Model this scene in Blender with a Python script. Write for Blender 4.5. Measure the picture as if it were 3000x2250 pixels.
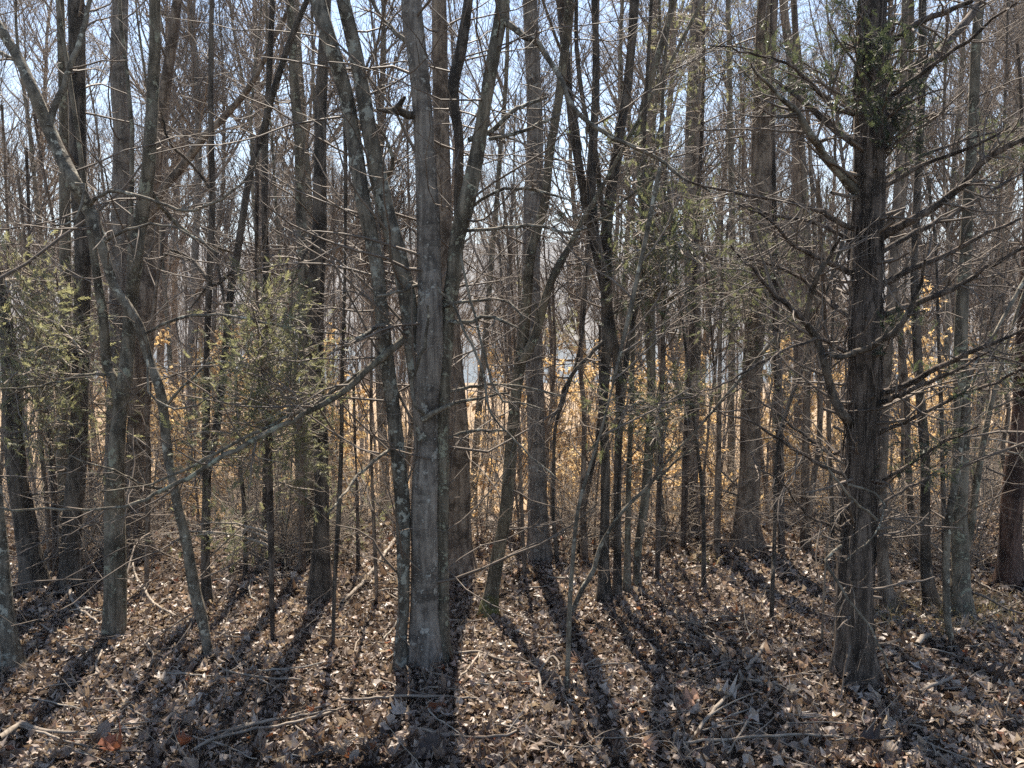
import bpy, math
import numpy as np
from mathutils import Vector

# ------------------------------------------------------------------ scene, camera, light
sc = bpy.context.scene
for o in list(bpy.data.objects):
    bpy.data.objects.remove(o)
COL = sc.collection
EYE = 1.65
F = 2250.0                       # focal length in pixels of the 3000 x 2250 photograph
PITCH = math.atan(225.0 / F)     # camera looks slightly down
cam_d = bpy.data.cameras.new('camera')
cam_d.sensor_width = 36.0
cam_d.lens = 36.0 * F / 3000.0
cam_d.clip_start = 0.05
cam_d.clip_end = 6000
cam = bpy.data.objects.new('camera', cam_d)
cam.location = (0, 0, EYE)
cam.rotation_euler = (math.pi / 2 - PITCH, 0, 0)
COL.objects.link(cam)
sc.camera = cam

SUN_EL, SUN_AZ = math.radians(53), math.radians(-5)
world = bpy.data.worlds.new('World')
sc.world = world
world.use_nodes = True
wn = world.node_tree
bg = wn.nodes['Background']
sky = wn.nodes.new('ShaderNodeTexSky')
sky.sky_type = 'NISHITA'
sky.sun_disc = False
sky.sun_elevation = SUN_EL
sky.sun_rotation = SUN_AZ
sky.air_density = 1.0
sky.dust_density = 0.1
sky.ozone_density = 1.0
wn.links.new(sky.outputs[0], bg.inputs[0])
bg.inputs[1].default_value = 0.069

sun_d = bpy.data.lights.new('sun', 'SUN')
sun_d.energy = 5.0
sun_d.angle = math.radians(0.53)
sun_d.color = (1.0, 0.91, 0.78)
sun = bpy.data.objects.new('sun', sun_d)
sdir = Vector((math.sin(SUN_AZ) * math.cos(SUN_EL), math.cos(SUN_AZ) * math.cos(SUN_EL), math.sin(SUN_EL)))
sun.rotation_euler = (-sdir).to_track_quat('-Z', 'Y').to_euler()
sun.location = (0, 30, 40)
COL.objects.link(sun)

sc.view_settings.view_transform = 'Standard'
sc.view_settings.look = 'None'
sc.view_settings.gamma = 1.0
sc.view_settings.use_curve_mapping = False
sc.view_settings.exposure = 1.85
sc.render.engine = 'CYCLES'
cy = sc.cycles
cy.max_bounces = 6
cy.diffuse_bounces = 4
cy.glossy_bounces = 2
cy.transmission_bounces = 3
cy.transparent_max_bounces = 4
cy.volume_bounces = 0
cy.use_denoising = False
cy.caustics_reflective = False
cy.caustics_refractive = False
cy.sample_clamp_indirect = 3
cy.sample_clamp_direct = 6

rng = np.random.default_rng(7)

# ------------------------------------------------------------------ numeric helpers
_tab = np.random.default_rng(99).random((32, 32, 32)) * 2 - 1


def noise3(p):
    p = np.asarray(p, float)
    i = np.floor(p).astype(int)
    f = p - i
    f = f * f * (3 - 2 * f)
    r = 0
    for dx in (0, 1):
        for dy in (0, 1):
            for dz in (0, 1):
                w = (f[..., 0] if dx else 1 - f[..., 0]) * (f[..., 1] if dy else 1 - f[..., 1]) * (f[..., 2] if dz else 1 - f[..., 2])
                r = r + w * _tab[(i[..., 0] + dx) & 31, (i[..., 1] + dy) & 31, (i[..., 2] + dz) & 31]
    return r


def n2(x, y, s, o=0.0):
    x = np.asarray(x, float)
    y = np.asarray(y, float)
    x, y = np.broadcast_arrays(x, y)
    return noise3(np.stack([x * s + o, y * s + o * 1.7, np.full(x.shape, o)], -1))


def smooth(a, b, x):
    t = np.clip((x - a) / (b - a), 0, 1)
    return t * t * (3 - 2 * t)


_prof_y = np.array([-60, -3, 0, 7.8, 9.5, 13, 20, 45, 60, 110, 165, 200, 300, 390, 430, 520, 800, 1000, 1600])
_prof_z = np.array([0.4, 0.2, 0, -0.80, -1.10, -2.0, -3.9, -8.6, -10.2, -12.8, -14.6, -18, -20, -16, -13.5, 6, 64, 74, 74])


def gz(x, y):
    x = np.asarray(x, float)
    y = np.asarray(y, float)
    z = np.interp(y, _prof_y, _prof_z)
    near = 1 - smooth(30, 80, y)
    z = z + near * (0.05 * n2(x, y, 1.3) + 0.10 * n2(x, y, 0.35, 3.3)) + near * 0.02 * n2(x, y, 4.0, 9.0)
    z = z + smooth(12, 40, y) * (1 - smooth(100, 160, y)) * 0.7 * n2(x, y, 0.05, 5.0)
    z = z + smooth(4, 10, y) * near * 0.25 * smooth(1.5, 7, x)
    z = z + smooth(420, 700, y) * (22 * n2(x, y, 0.004, 2.0) + 8 * n2(x, y, 0.013, 6.0))
    return z


CF = np.array([0, math.cos(PITCH), -math.sin(PITCH)])
CU = np.array([0, math.sin(PITCH), math.cos(PITCH)])
CR = np.array([1.0, 0, 0])
C0 = np.array([0, 0, EYE])


def ray(x, y):
    return CR * ((x - 1500) / F) + CF + CU * ((1125 - y) / F)


def pix(x, y, D):
    d = ray(x, y)
    return C0 + d * (D / d[1])


def depth(p):
    return float(np.dot(np.asarray(p) - C0, CF))


def hit(x, y):
    """the ground point that a picture point shows"""
    d = ray(x, y)
    t = np.linspace(1.5, 60, 3000)
    p = C0 + d[None] * t[:, None]
    below = p[:, 2] < gz(p[:, 0], p[:, 1])
    k = int(np.argmax(below)) if below.any() else len(t) - 1
    return p[k]


def catmull(pts, step):
    """pts (n, k) -> dense curve; step in units of the first three columns"""
    pts = np.asarray(pts, float)
    if len(pts) == 2:
        L = np.linalg.norm(pts[1, :3] - pts[0, :3])
        m = max(2, int(L / step) + 1)
        t = np.linspace(0, 1, m)[:, None]
        return pts[0] * (1 - t) + pts[1] * t
    q = np.vstack([2 * pts[0] - pts[1], pts, 2 * pts[-1] - pts[-2]])
    out = []
    for i in range(1, len(q) - 2):
        L = np.linalg.norm(q[i + 1, :3] - q[i, :3])
        m = max(1, int(round(L / step)))
        t = (np.arange(m) / m)[:, None]
        a, b, c, d = q[i - 1], q[i], q[i + 1], q[i + 2]
        out.append(0.5 * ((2 * b) + (c - a) * t + (2 * a - 5 * b + 4 * c - d) * t ** 2 + (3 * b - a - 3 * c + d) * t ** 3))
    out.append(pts[-1:])
    return np.vstack(out)


def tubes(P, R, sides):
    """P (B,n,3), R (B,n) -> vertices, quads"""
    B, n = P.shape[:2]
    T = np.gradient(P, axis=1)
    T /= np.linalg.norm(T, axis=2, keepdims=True) + 1e-9
    m = T.mean(1)
    ref = np.where(np.abs(m[:, 2:3]) < 0.75, np.array([[0, 0, 1.0]]), np.array([[1.0, 0.1, 0]]))
    N = ref[:, None] - (T * ref[:, None]).sum(2, keepdims=True) * T
    N /= np.linalg.norm(N, axis=2, keepdims=True) + 1e-9
    Bn = np.cross(T, N)
    a = np.arange(sides) / sides * 2 * np.pi
    V = P[:, :, None] + R[:, :, None, None] * (np.cos(a)[None, None, :, None] * N[:, :, None] + np.sin(a)[None, None, :, None] * Bn[:, :, None])
    idx = np.arange(B * n * sides).reshape(B, n, sides)
    A = idx[:, :-1]
    Cc = idx[:, 1:]
    Q = np.stack([A, np.roll(A, -1, 2), np.roll(Cc, -1, 2), Cc], -1).reshape(-1, 4)
    return V.reshape(-1, 3), Q


def mesh_from(name, V, faces, mat, smooth_shade=True, attrs=None):
    """faces: list of int arrays (m, 3) or (m, 4)"""
    me = bpy.data.meshes.new(name)
    V = np.ascontiguousarray(V, dtype=np.float32)
    me.vertices.add(len(V))
    me.vertices.foreach_set('co', V.ravel())
    faces = [f for f in faces if len(f)]
    loops = np.concatenate([f.ravel() for f in faces]).astype(np.int32)
    sizes = np.concatenate([np.full(len(f), f.shape[1], np.int32) for f in faces])
    starts = np.concatenate([[0], np.cumsum(sizes)[:-1]]).astype(np.int32)
    me.loops.add(len(loops))
    me.loops.foreach_set('vertex_index', loops)
    me.polygons.add(len(sizes))
    me.polygons.foreach_set('loop_start', starts)
    me.update(calc_edges=True)
    me.polygons.foreach_set('use_smooth', np.full(len(sizes), smooth_shade, dtype=bool))
    for k, v in (attrs or {}).items():
        at = me.attributes.new(k, 'FLOAT', 'POINT')
        at.data.foreach_set('value', np.asarray(v, np.float32))
    me.materials.append(mat)
    me.update()
    return me


class Bag:
    """collects geometry for one mesh"""
    def __init__(self):
        self.V, self.Q, self.T, self.A, self.n = [], [], [], [], 0

    def add(self, V, Q=None, T=None, tint=None):
        if Q is not None:
            self.Q.append(Q + self.n)
        if T is not None:
            self.T.append(T + self.n)
        self.V.append(V)
        self.A.append(np.full(len(V), 0.5) if tint is None else tint)
        self.n += len(V)

    def tubes(self, P, R, sides):
        if len(P):
            V, Q = tubes(P, R, sides)
            self.add(V, Q)

    def mesh(self, name, mat, origin=(0, 0, 0), smooth_shade=True, tint=False):
        V = np.vstack(self.V) - np.asarray(origin)
        f = []
        if self.Q:
            f.append(np.vstack(self.Q))
        if self.T:
            f.append(np.vstack(self.T))
        return mesh_from(name, V, f, mat, smooth_shade, {'tint': np.concatenate(self.A)} if tint else None)


def link(name, me, parent=None, loc=(0, 0, 0)):
    o = bpy.data.objects.new(name, me)
    o.location = loc
    COL.objects.link(o)
    if parent is not None:
        o.parent = parent
    return o


def tag(o, label=None, cat=None, group=None, kind=None):
    if label:
        o['label'] = label
    if cat:
        o['category'] = cat
    if group:
        o['group'] = group
    if kind:
        o['kind'] = kind
    return o


def grow(P, R, K, t0, t1, length, ang, npts, up, wob, rfac, rmin, rmax=9, seedrng=None, taper=0.35, tpow=1.0, tip_short=0.55):
    """K side shoots on each parent path; returns paths and radii"""
    g = seedrng or rng
    B, n = P.shape[:2]
    if B == 0 or K == 0:
        return np.zeros((0, npts, 3)), np.zeros((0, npts))
    t = t0 + (t1 - t0) * g.random((B, K)) ** tpow
    x = np.clip(t * (n - 1), 0, n - 1.001)
    i = x.astype(int)
    f = (x - i)[..., None]
    b = np.arange(B)[:, None]
    pos = P[b, i] * (1 - f) + P[b, i + 1] * f
    r = R[b, i] * (1 - f[..., 0]) + R[b, i + 1] * f[..., 0]
    tan = P[b, i + 1] - P[b, i]
    tan /= np.linalg.norm(tan, axis=2, keepdims=True) + 1e-9
    rv = g.normal(size=pos.shape)
    rv -= (rv * tan).sum(2, keepdims=True) * tan
    rv /= np.linalg.norm(rv, axis=2, keepdims=True) + 1e-9
    a = np.radians(g.normal(ang[0], ang[1], (B, K)))[..., None]
    d = np.cos(a) * tan + np.sin(a) * rv
    L = length * g.uniform(0.45, 1.35, (B, K)) * (1 - tip_short * (t - t0) / (t1 - t0 + 1e-9))
    pts = [pos.reshape(-1, 3)]
    d = d.reshape(-1, 3)
    L = L.reshape(-1)
    for k in range(npts - 1):
        d = d + np.array([0, 0, up / npts]) + g.normal(size=d.shape) * wob
        d /= np.linalg.norm(d, axis=1, keepdims=True)
        pts.append(pts[-1] + d * (L / (npts - 1))[:, None])
    CP = np.stack(pts, 1)
    r0 = np.clip(r.reshape(-1) * rfac, rmin, rmax)
    s = np.linspace(0, 1, npts)[None]
    CRd = np.maximum(r0[:, None] * (1 - s * (1 - taper)), rmin * 0.55)
    return CP, CRd


# ------------------------------------------------------------------ materials
def nodes_of(name):
    m = bpy.data.materials.new(name)
    m.use_nodes = True
    nt = m.node_tree
    return m, nt, nt.nodes['Principled BSDF']


def ramp(nt, stops, fac):
    n = nt.nodes.new('ShaderNodeValToRGB')
    e = n.color_ramp.elements
    while len(e) < len(stops):
        e.new(0.5)
    for k, (p, c) in enumerate(stops):
        e[k].position = p
        e[k].color = (*c, 1) if len(c) == 3 else c
    nt.links.new(fac, n.inputs[0])
    return n.outputs[0]


def mapped(nt, scale, rnd=True):
    tc = nt.nodes.new('ShaderNodeTexCoord')
    mp = nt.nodes.new('ShaderNodeMapping')
    mp.inputs['Scale'].default_value = scale
    nt.links.new(tc.outputs['Object'], mp.inputs['Vector'])
    if rnd:
        oi = nt.nodes.new('ShaderNodeObjectInfo')
        mu = nt.nodes.new('ShaderNodeMath')
        mu.operation = 'MULTIPLY'
        mu.inputs[1].default_value = 37.0
        nt.links.new(oi.outputs['Random'], mu.inputs[0])
        cx = nt.nodes.new('ShaderNodeCombineXYZ')
        for k in range(3):
            nt.links.new(mu.outputs[0], cx.inputs[k])
        nt.links.new(cx.outputs[0], mp.inputs['Location'])
    return mp.outputs[0]


def noise(nt, vec, scale, detail=4, rough=0.6):
    n = nt.nodes.new('ShaderNodeTexNoise')
    n.inputs['Scale'].default_value = scale
    n.inputs['Detail'].default_value = detail
    n.inputs['Roughness'].default_value = rough
    nt.links.new(vec, n.inputs['Vector'])
    return n.outputs['Fac']


def mixc(nt, fac, a, b):
    n = nt.nodes.new('ShaderNodeMix')
    n.data_type = 'RGBA'
    nt.links.new(fac, n.inputs[0])
    for k, v in ((6, a), (7, b)):
        if isinstance(v, tuple):
            n.inputs[k].default_value = (*v, 1)
        else:
            nt.links.new(v, n.inputs[k])
    return n.outputs[2]


def bark(name, dark, light, lichen=None, lich_amt=0.55, stretch=0.16, scale=22.0, bump=0.7, dist=0.02, spec=0.25, bands=False, moss=None):
    m, nt, b = nodes_of(name)
    v = mapped(nt, (1, 1, stretch))
    f1 = noise(nt, v, scale, 6, 0.65)
    v2 = mapped(nt, (1, 1, 1))
    f2 = noise(nt, v2, 6.5, 6, 0.7)
    c = ramp(nt, [(0.40, dark), (0.60, light)], f1)
    c = mixc(nt, ramp(nt, [(0.47, (0, 0, 0)), (0.60, (0.85, 0.85, 0.85))], f2), c, tuple(x * 0.45 for x in dark))
    if lichen:
        f3 = noise(nt, v2, 13, 7, 0.74)
        c = mixc(nt, ramp(nt, [(lich_amt, (0, 0, 0)), (lich_amt + 0.04, (0.95, 0.95, 0.95))], f3), c, lichen)
        f5 = noise(nt, mapped(nt, (1, 1, 1.0)), 26, 4, 0.7)
        c = mixc(nt, ramp(nt, [(0.60, (0, 0, 0)), (0.66, (0.6, 0.6, 0.6))], f5), c, tuple(x * 1.15 for x in lichen))
    if bands:
        v4 = mapped(nt, (0.35, 0.35, 1.6))
        f4 = noise(nt, v4, 9.0, 4, 0.6)
        c = mixc(nt, ramp(nt, [(0.55, (0, 0, 0)), (0.62, (0.3, 0.3, 0.3))], f4), c, tuple(x * 1.25 for x in light))
    if moss:
        tc = nt.nodes.new('ShaderNodeTexCoord')
        sp = nt.nodes.new('ShaderNodeSeparateXYZ')
        nt.links.new(tc.outputs['Object'], sp.inputs[0])
        f6 = noise(nt, v2, 12, 4, 0.6)
        ad = nt.nodes.new('ShaderNodeMath')
        ad.operation = 'MULTIPLY_ADD'
        ad.inputs[1].default_value = 0.5
        nt.links.new(f6, ad.inputs[0])
        nt.links.new(sp.outputs[2], ad.inputs[2])
        c = mixc(nt, ramp(nt, [(0.24, (0.7, 0.7, 0.7)), (0.42, (0, 0, 0))], ad.outputs[0]), c, moss)
    nt.links.new(c, b.inputs['Base Color'])
    b.inputs['Roughness'].default_value = 0.85
    b.inputs['Specular IOR Level'].default_value = spec
    bp = nt.nodes.new('ShaderNodeBump')
    bp.inputs['Strength'].default_value = bump
    bp.inputs['Distance'].default_value = dist
    nt.links.new(f1, bp.inputs['Height'])
    nt.links.new(bp.outputs[0], b.inputs['Normal'])
    return m


M = {}
M['grey'] = bark('grey_bark', (0.081, 0.066, 0.047), (0.216, 0.180, 0.133), (0.270, 0.260, 0.189), 0.56)
M['smooth'] = bark('smooth_grey_bark', (0.115, 0.095, 0.079), (0.255, 0.218, 0.182), (0.34, 0.32, 0.28), 0.58, stretch=0.09, scale=42, bump=0.8, dist=0.016, bands=True)
M['lichen'] = bark('lichen_bark', (0.06, 0.05, 0.038), (0.20, 0.17, 0.13), (0.30, 0.29, 0.24), 0.54, stretch=0.3, scale=24)
M['dark'] = bark('dark_bark', (0.048, 0.039, 0.031), (0.155, 0.125, 0.098), None, stretch=0.1, scale=26, bump=0.9, dist=0.03)
M['brown'] = bark('brown_bark', (0.115, 0.084, 0.062), (0.29, 0.225, 0.168), None, stretch=0.12, scale=24, bump=0.8)
M['red'] = bark('red_brown_bark', (0.055, 0.032, 0.024), (0.165, 0.098, 0.072), None, stretch=0.14, scale=20, bump=0.9, dist=0.03)
M['cedar'] = bark('cedar_bark', (0.05, 0.038, 0.03), (0.19, 0.145, 0.115), None, stretch=0.045, scale=34, bump=1.0, dist=0.035)
M['birch'] = bark('mottled_bark', (0.076, 0.062, 0.046), (0.216, 0.185, 0.142), (0.389, 0.360, 0.284), 0.57, stretch=0.5, scale=18, bands=True)
M['moss'] = bark('mossy_bark', (0.076, 0.060, 0.041), (0.216, 0.175, 0.120), (0.356, 0.350, 0.241), 0.60, moss=(0.130, 0.130, 0.017))


def twig_mat(name, a, b_, rough=0.5, spec=0.5):
    m, nt, b = nodes_of(name)
    f = noise(nt, mapped(nt, (1, 1, 1)), 5.0, 3, 0.6)
    nt.links.new(ramp(nt, [(0.3, a), (0.7, b_)], f), b.inputs['Base Color'])
    b.inputs['Roughness'].default_value = rough
    b.inputs['Specular IOR Level'].default_value = spec
    return m


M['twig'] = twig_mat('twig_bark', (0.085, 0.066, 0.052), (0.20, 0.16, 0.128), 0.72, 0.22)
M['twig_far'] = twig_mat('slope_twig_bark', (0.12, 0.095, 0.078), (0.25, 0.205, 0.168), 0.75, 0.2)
M['brush'] = twig_mat('brush_twig_bark', (0.17, 0.135, 0.105), (0.33, 0.275, 0.215), 0.75, 0.2)  # lighter twig colour, painted as if sunlit
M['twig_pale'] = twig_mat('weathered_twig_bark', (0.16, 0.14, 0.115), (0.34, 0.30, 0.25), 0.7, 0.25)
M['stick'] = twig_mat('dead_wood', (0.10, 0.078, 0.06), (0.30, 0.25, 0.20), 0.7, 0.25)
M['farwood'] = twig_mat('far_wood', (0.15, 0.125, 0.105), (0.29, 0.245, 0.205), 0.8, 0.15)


def leaf_mat(name, stops, trans, tcol_gain=1.3, rough=0.5, spec=0.4, src='tint'):
    m, nt, b = nodes_of(name)
    if src == 'tint':
        at = nt.nodes.new('ShaderNodeAttribute')
        at.attribute_name = 'tint'
        fac = at.outputs['Fac']
    else:
        fac = nt.nodes.new('ShaderNodeObjectInfo').outputs['Random']
    c = ramp(nt, stops, fac)
    if src != 'fine':
        f = noise(nt, mapped(nt, (1, 1, 1), src != 'tint'), 38.0, 3, 0.6)
        c = mixc(nt, ramp(nt, [(0.42, (0, 0, 0)), (0.72, (0.55, 0.55, 0.55))], f), c, (0.06, 0.038, 0.024) if 'cedar' not in name else (0.05, 0.06, 0.02))
    nt.links.new(c, b.inputs['Base Color'])
    b.inputs['Roughness'].default_value = rough
    b.inputs['Specular IOR Level'].default_value = spec
    tr = nt.nodes.new('ShaderNodeBsdfTranslucent')
    g = nt.nodes.new('ShaderNodeMix')
    g.data_type = 'RGBA'
    g.blend_type = 'MULTIPLY'
    g.inputs[0].default_value = 1.0
    nt.links.new(c, g.inputs[6])
    g.inputs[7].default_value = (tcol_gain * 1.05, tcol_gain, tcol_gain * 0.82, 1)
    nt.links.new(g.outputs[2], tr.inputs[0])
    mx = nt.nodes.new('ShaderNodeMixShader')
    mx.inputs[0].default_value = trans
    nt.links.new(b.outputs[0], mx.inputs[1])
    nt.links.new(tr.outputs[0], mx.inputs[2])
    nt.links.new(mx.outputs[0], nt.nodes['Material Output'].inputs['Surface'])
    return m


LITTER = [(0.0, (0.045, 0.029, 0.022)), (0.2, (0.105, 0.068, 0.050)), (0.42, (0.205, 0.150, 0.117)), (0.62, (0.31, 0.243, 0.195)),
          (0.82, (0.43, 0.355, 0.295)), (0.93, (0.52, 0.445, 0.38)), (0.965, (0.28, 0.12, 0.06)), (1.0, (0.22, 0.08, 0.045))]
M['litter'] = leaf_mat('dry_leaves', LITTER, 0.26, rough=0.45, spec=0.45)
M['leaf'] = leaf_mat('dry_leaf', LITTER, 0.26, rough=0.45, spec=0.45, src='object')
M['beech'] = leaf_mat('clinging_tan_leaves', [(0.0, (0.47, 0.315, 0.165)), (0.5, (0.61, 0.445, 0.25)), (1.0, (0.72, 0.57, 0.36))], 0.52, 1.2)
M['cedar_leaf'] = leaf_mat('cedar_sprays', [(0.0, (0.04, 0.056, 0.034)), (0.5, (0.125, 0.137, 0.08)), (1.0, (0.27, 0.27, 0.165))], 0.55, 1.3, 0.5, 0.35)  # one species; tint paints the sprays from shaded green to sunlit yellow
M['grass'] = leaf_mat('grass_blades', [(0.0, (0.10, 0.105, 0.045)), (0.5, (0.22, 0.19, 0.11)), (1.0, (0.38, 0.31, 0.20))], 0.4, 1.2)

m, nt, b = nodes_of('leaf_mould')
v = mapped(nt, (1, 1, 1), False)
c = ramp(nt, [(0.40, (0.022, 0.016, 0.012)), (0.56, (0.075, 0.055, 0.042)), (0.72, (0.20, 0.16, 0.125))], noise(nt, v, 30, 8, 0.8))  # leaf mould, darkened so gaps between the leaves read as shadow
c2 = ramp(nt, [(0.38, (0.16, 0.11, 0.068)), (0.62, (0.38, 0.27, 0.165))], noise(nt, v, 3.0, 10, 0.8))  # ground past the crest, golden sunlight put into the colour
sp = nt.nodes.new('ShaderNodeSeparateXYZ')
tc = nt.nodes.new('ShaderNodeTexCoord')
nt.links.new(tc.outputs['Object'], sp.inputs[0])
mr = nt.nodes.new('ShaderNodeMapRange')
mr.inputs[1].default_value = 7.0
mr.inputs[2].default_value = 10.5
nt.links.new(sp.outputs[1], mr.inputs[0])
mr2 = nt.nodes.new('ShaderNodeMapRange')
mr2.inputs[1].default_value = 120
mr2.inputs[2].default_value = 420
nt.links.new(sp.outputs[1], mr2.inputs[0])
c3 = ramp(nt, [(0.35, (0.075, 0.064, 0.055)), (0.65, (0.14, 0.12, 0.10))], noise(nt, v, 0.05, 8, 0.7))
nt.links.new(mixc(nt, mr2.outputs[0], mixc(nt, mr.outputs[0], c, c2), c3), b.inputs['Base Color'])
b.inputs['Roughness'].default_value = 0.95
b.inputs['Specular IOR Level'].default_value = 0.1
bp = nt.nodes.new('ShaderNodeBump')
bp.inputs['Strength'].default_value = 0.8
bp.inputs['Distance'].default_value = 0.04
nt.links.new(noise(nt, v, 26, 6, 0.7), bp.inputs['Height'])
nt.links.new(bp.outputs[0], b.inputs['Normal'])
M['ground'] = m

m, nt, b = nodes_of('lake_water')
b.inputs['Base Color'].default_value = (0.03, 0.05, 0.06, 1)
b.inputs['Roughness'].default_value = 0.12
b.inputs['IOR'].default_value = 1.33
bp = nt.nodes.new('ShaderNodeBump')
bp.inputs['Strength'].default_value = 0.35
bp.inputs['Distance'].default_value = 0.3
nt.links.new(noise(nt, mapped(nt, (1, 1, 1), False), 0.9, 5, 0.6), bp.inputs['Height'])
nt.links.new(bp.outputs[0], b.inputs['Normal'])
M['water'] = m

# ------------------------------------------------------------------ terrain and lake
xs = np.sinh(np.linspace(-7.0, 7.0, 231)) / math.sinh(7.0) * 950
ys = np.unique(np.concatenate([np.linspace(-60, 0, 13), np.linspace(0, 16, 110), np.linspace(16, 60, 70), np.linspace(60, 200, 40), np.linspace(200, 440, 20), np.linspace(440, 1000, 60), np.linspace(1000, 1500, 8)]))
X, Y = np.meshgrid(xs, ys)
Z = gz(X, Y)
V = np.stack([X, Y, Z], -1).reshape(-1, 3)
ny, nx = X.shape
idx = np.arange(ny * nx).reshape(ny, nx)
Q = np.stack([idx[:-1, :-1], idx[:-1, 1:], idx[1:, 1:], idx[1:, :-1]], -1).reshape(-1, 4)
ground = tag(link('ground', mesh_from('ground', V, [Q], M['ground'])), 'leaf covered forest floor sloping down to the valley', kind='structure')
a = np.array([[-900, 150, -15.3], [900, 150, -15.3], [900, 470, -15.3], [-900, 470, -15.3]], float)
lake = tag(link('lake', mesh_from('lake', a, [np.array([[0, 1, 2, 3]])], M['water'], False)), 'pale lake glinting between the far trunks', kind='structure')


# ------------------------------------------------------------------ tree building
def extend(path, rad, H, base, g, lean=0.5, step=0.35, rtip=0.012):
    """carry a traced stem on above the picture to the height H over its base"""
    d = path[-1] - path[-4]
    d /= np.linalg.norm(d)
    p = path[-1].copy()
    pts, rr = [], []
    r0 = rad[-1]
    total = max(0.8, base[2] + H - p[2])
    n = max(3, int(total / step))
    for k in range(1, n + 1):
        d = d * (1 - 0.06) + np.array([0, 0, 0.06 * (1 - lean * 0.3)]) + g.normal(0, 0.035, 3)
        d /= np.linalg.norm(d)
        p = p + d * (total / n)
        pts.append(p)
        rr.append(max(rtip, r0 * (1 - k / n) ** 0.8))
    return np.vstack([path, pts]), np.concatenate([rad, rr])


def trunk_geo(path, rad, sides, flare, g, rough=0.07, lobes=5, base_z=None):
    T = np.gradient(path, axis=0)
    T /= np.linalg.norm(T, axis=1, keepdims=True)
    ref = np.array([1.0, 0.05, 0]) if abs(T[:, 2].mean()) > 0.6 else np.array([0, 0, 1.0])
    N = ref - (T @ ref)[:, None] * T
    N /= np.linalg.norm(N, axis=1, keepdims=True)
    Bn = np.cross(T, N)
    a = np.arange(sides) / sides * 2 * np.pi
    off = g.random(3) * 30
    ph = g.random() * 6
    h = path[:, 2] - (path[0, 2] if base_z is None else base_z)
    ca, sa = np.cos(a)[None], np.sin(a)[None]
    s = np.concatenate([[0], np.cumsum(np.linalg.norm(np.diff(path, axis=0), axis=1))])[:, None]
    one = np.ones_like(s)
    q1 = np.stack([ca * 1.3 * one, sa * 1.3 * one, s * 1.5 + 0 * ca], -1) + off
    q2 = np.stack([ca * 3.2 * one, sa * 3.2 * one, s * 4.0 + 0 * ca], -1) + off[::-1]
    q3 = np.stack([ca * 5.5 * one, sa * 5.5 * one, s * 9.0 + 0 * ca], -1) + off[::-1] * 2
    k = 1 + rough * (1.3 * noise3(q1) + 0.8 * noise3(q2) + 0.5 * noise3(q3))
    fl = flare * np.exp(-np.clip(h, 0, 9) / 0.16)[:, None]
    k = k + fl * (1 + 0.55 * np.cos(lobes * a[None] + ph) + 0.3 * np.cos(3 * a[None] + 2 * ph))
    R = rad[:, None] * k
    V = path[:, None] + R[..., None] * (ca[..., None] * N[:, None] + sa[..., None] * Bn[:, None])
    n = len(path)
    ix = np.arange(n * sides).reshape(n, sides)
    A, Cc = ix[:-1], ix[1:]
    return V.reshape(-1, 3), np.stack([A, np.roll(A, -1, 1), np.roll(Cc, -1, 1), Cc], -1).reshape(-1, 4)


def px_path(pts, D, dd=0.0, g=None, jit=0.0):
    """picture points (x, y, width) at the depth D, drifting by dd metres towards the far end -> path, radii"""
    n = len(pts)
    P, R = [], []
    for k, (x, y, w) in enumerate(pts):
        q = pix(x, y, D + dd * k / max(1, n - 1) + (g.normal(0, jit) if g is not None and 0 < k else 0))
        P.append(q)
        R.append(w * 0.5 / F * depth(q))
    return np.array(P), np.array(R)


def regular(path, rad, n):
    s = np.concatenate([[0], np.cumsum(np.linalg.norm(np.diff(path, axis=0), axis=1))])
    t = np.linspace(0, s[-1], n)
    return np.stack([np.interp(t, s, path[:, k]) for k in range(3)], 1), np.interp(t, s, rad)


FEET = []


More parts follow.
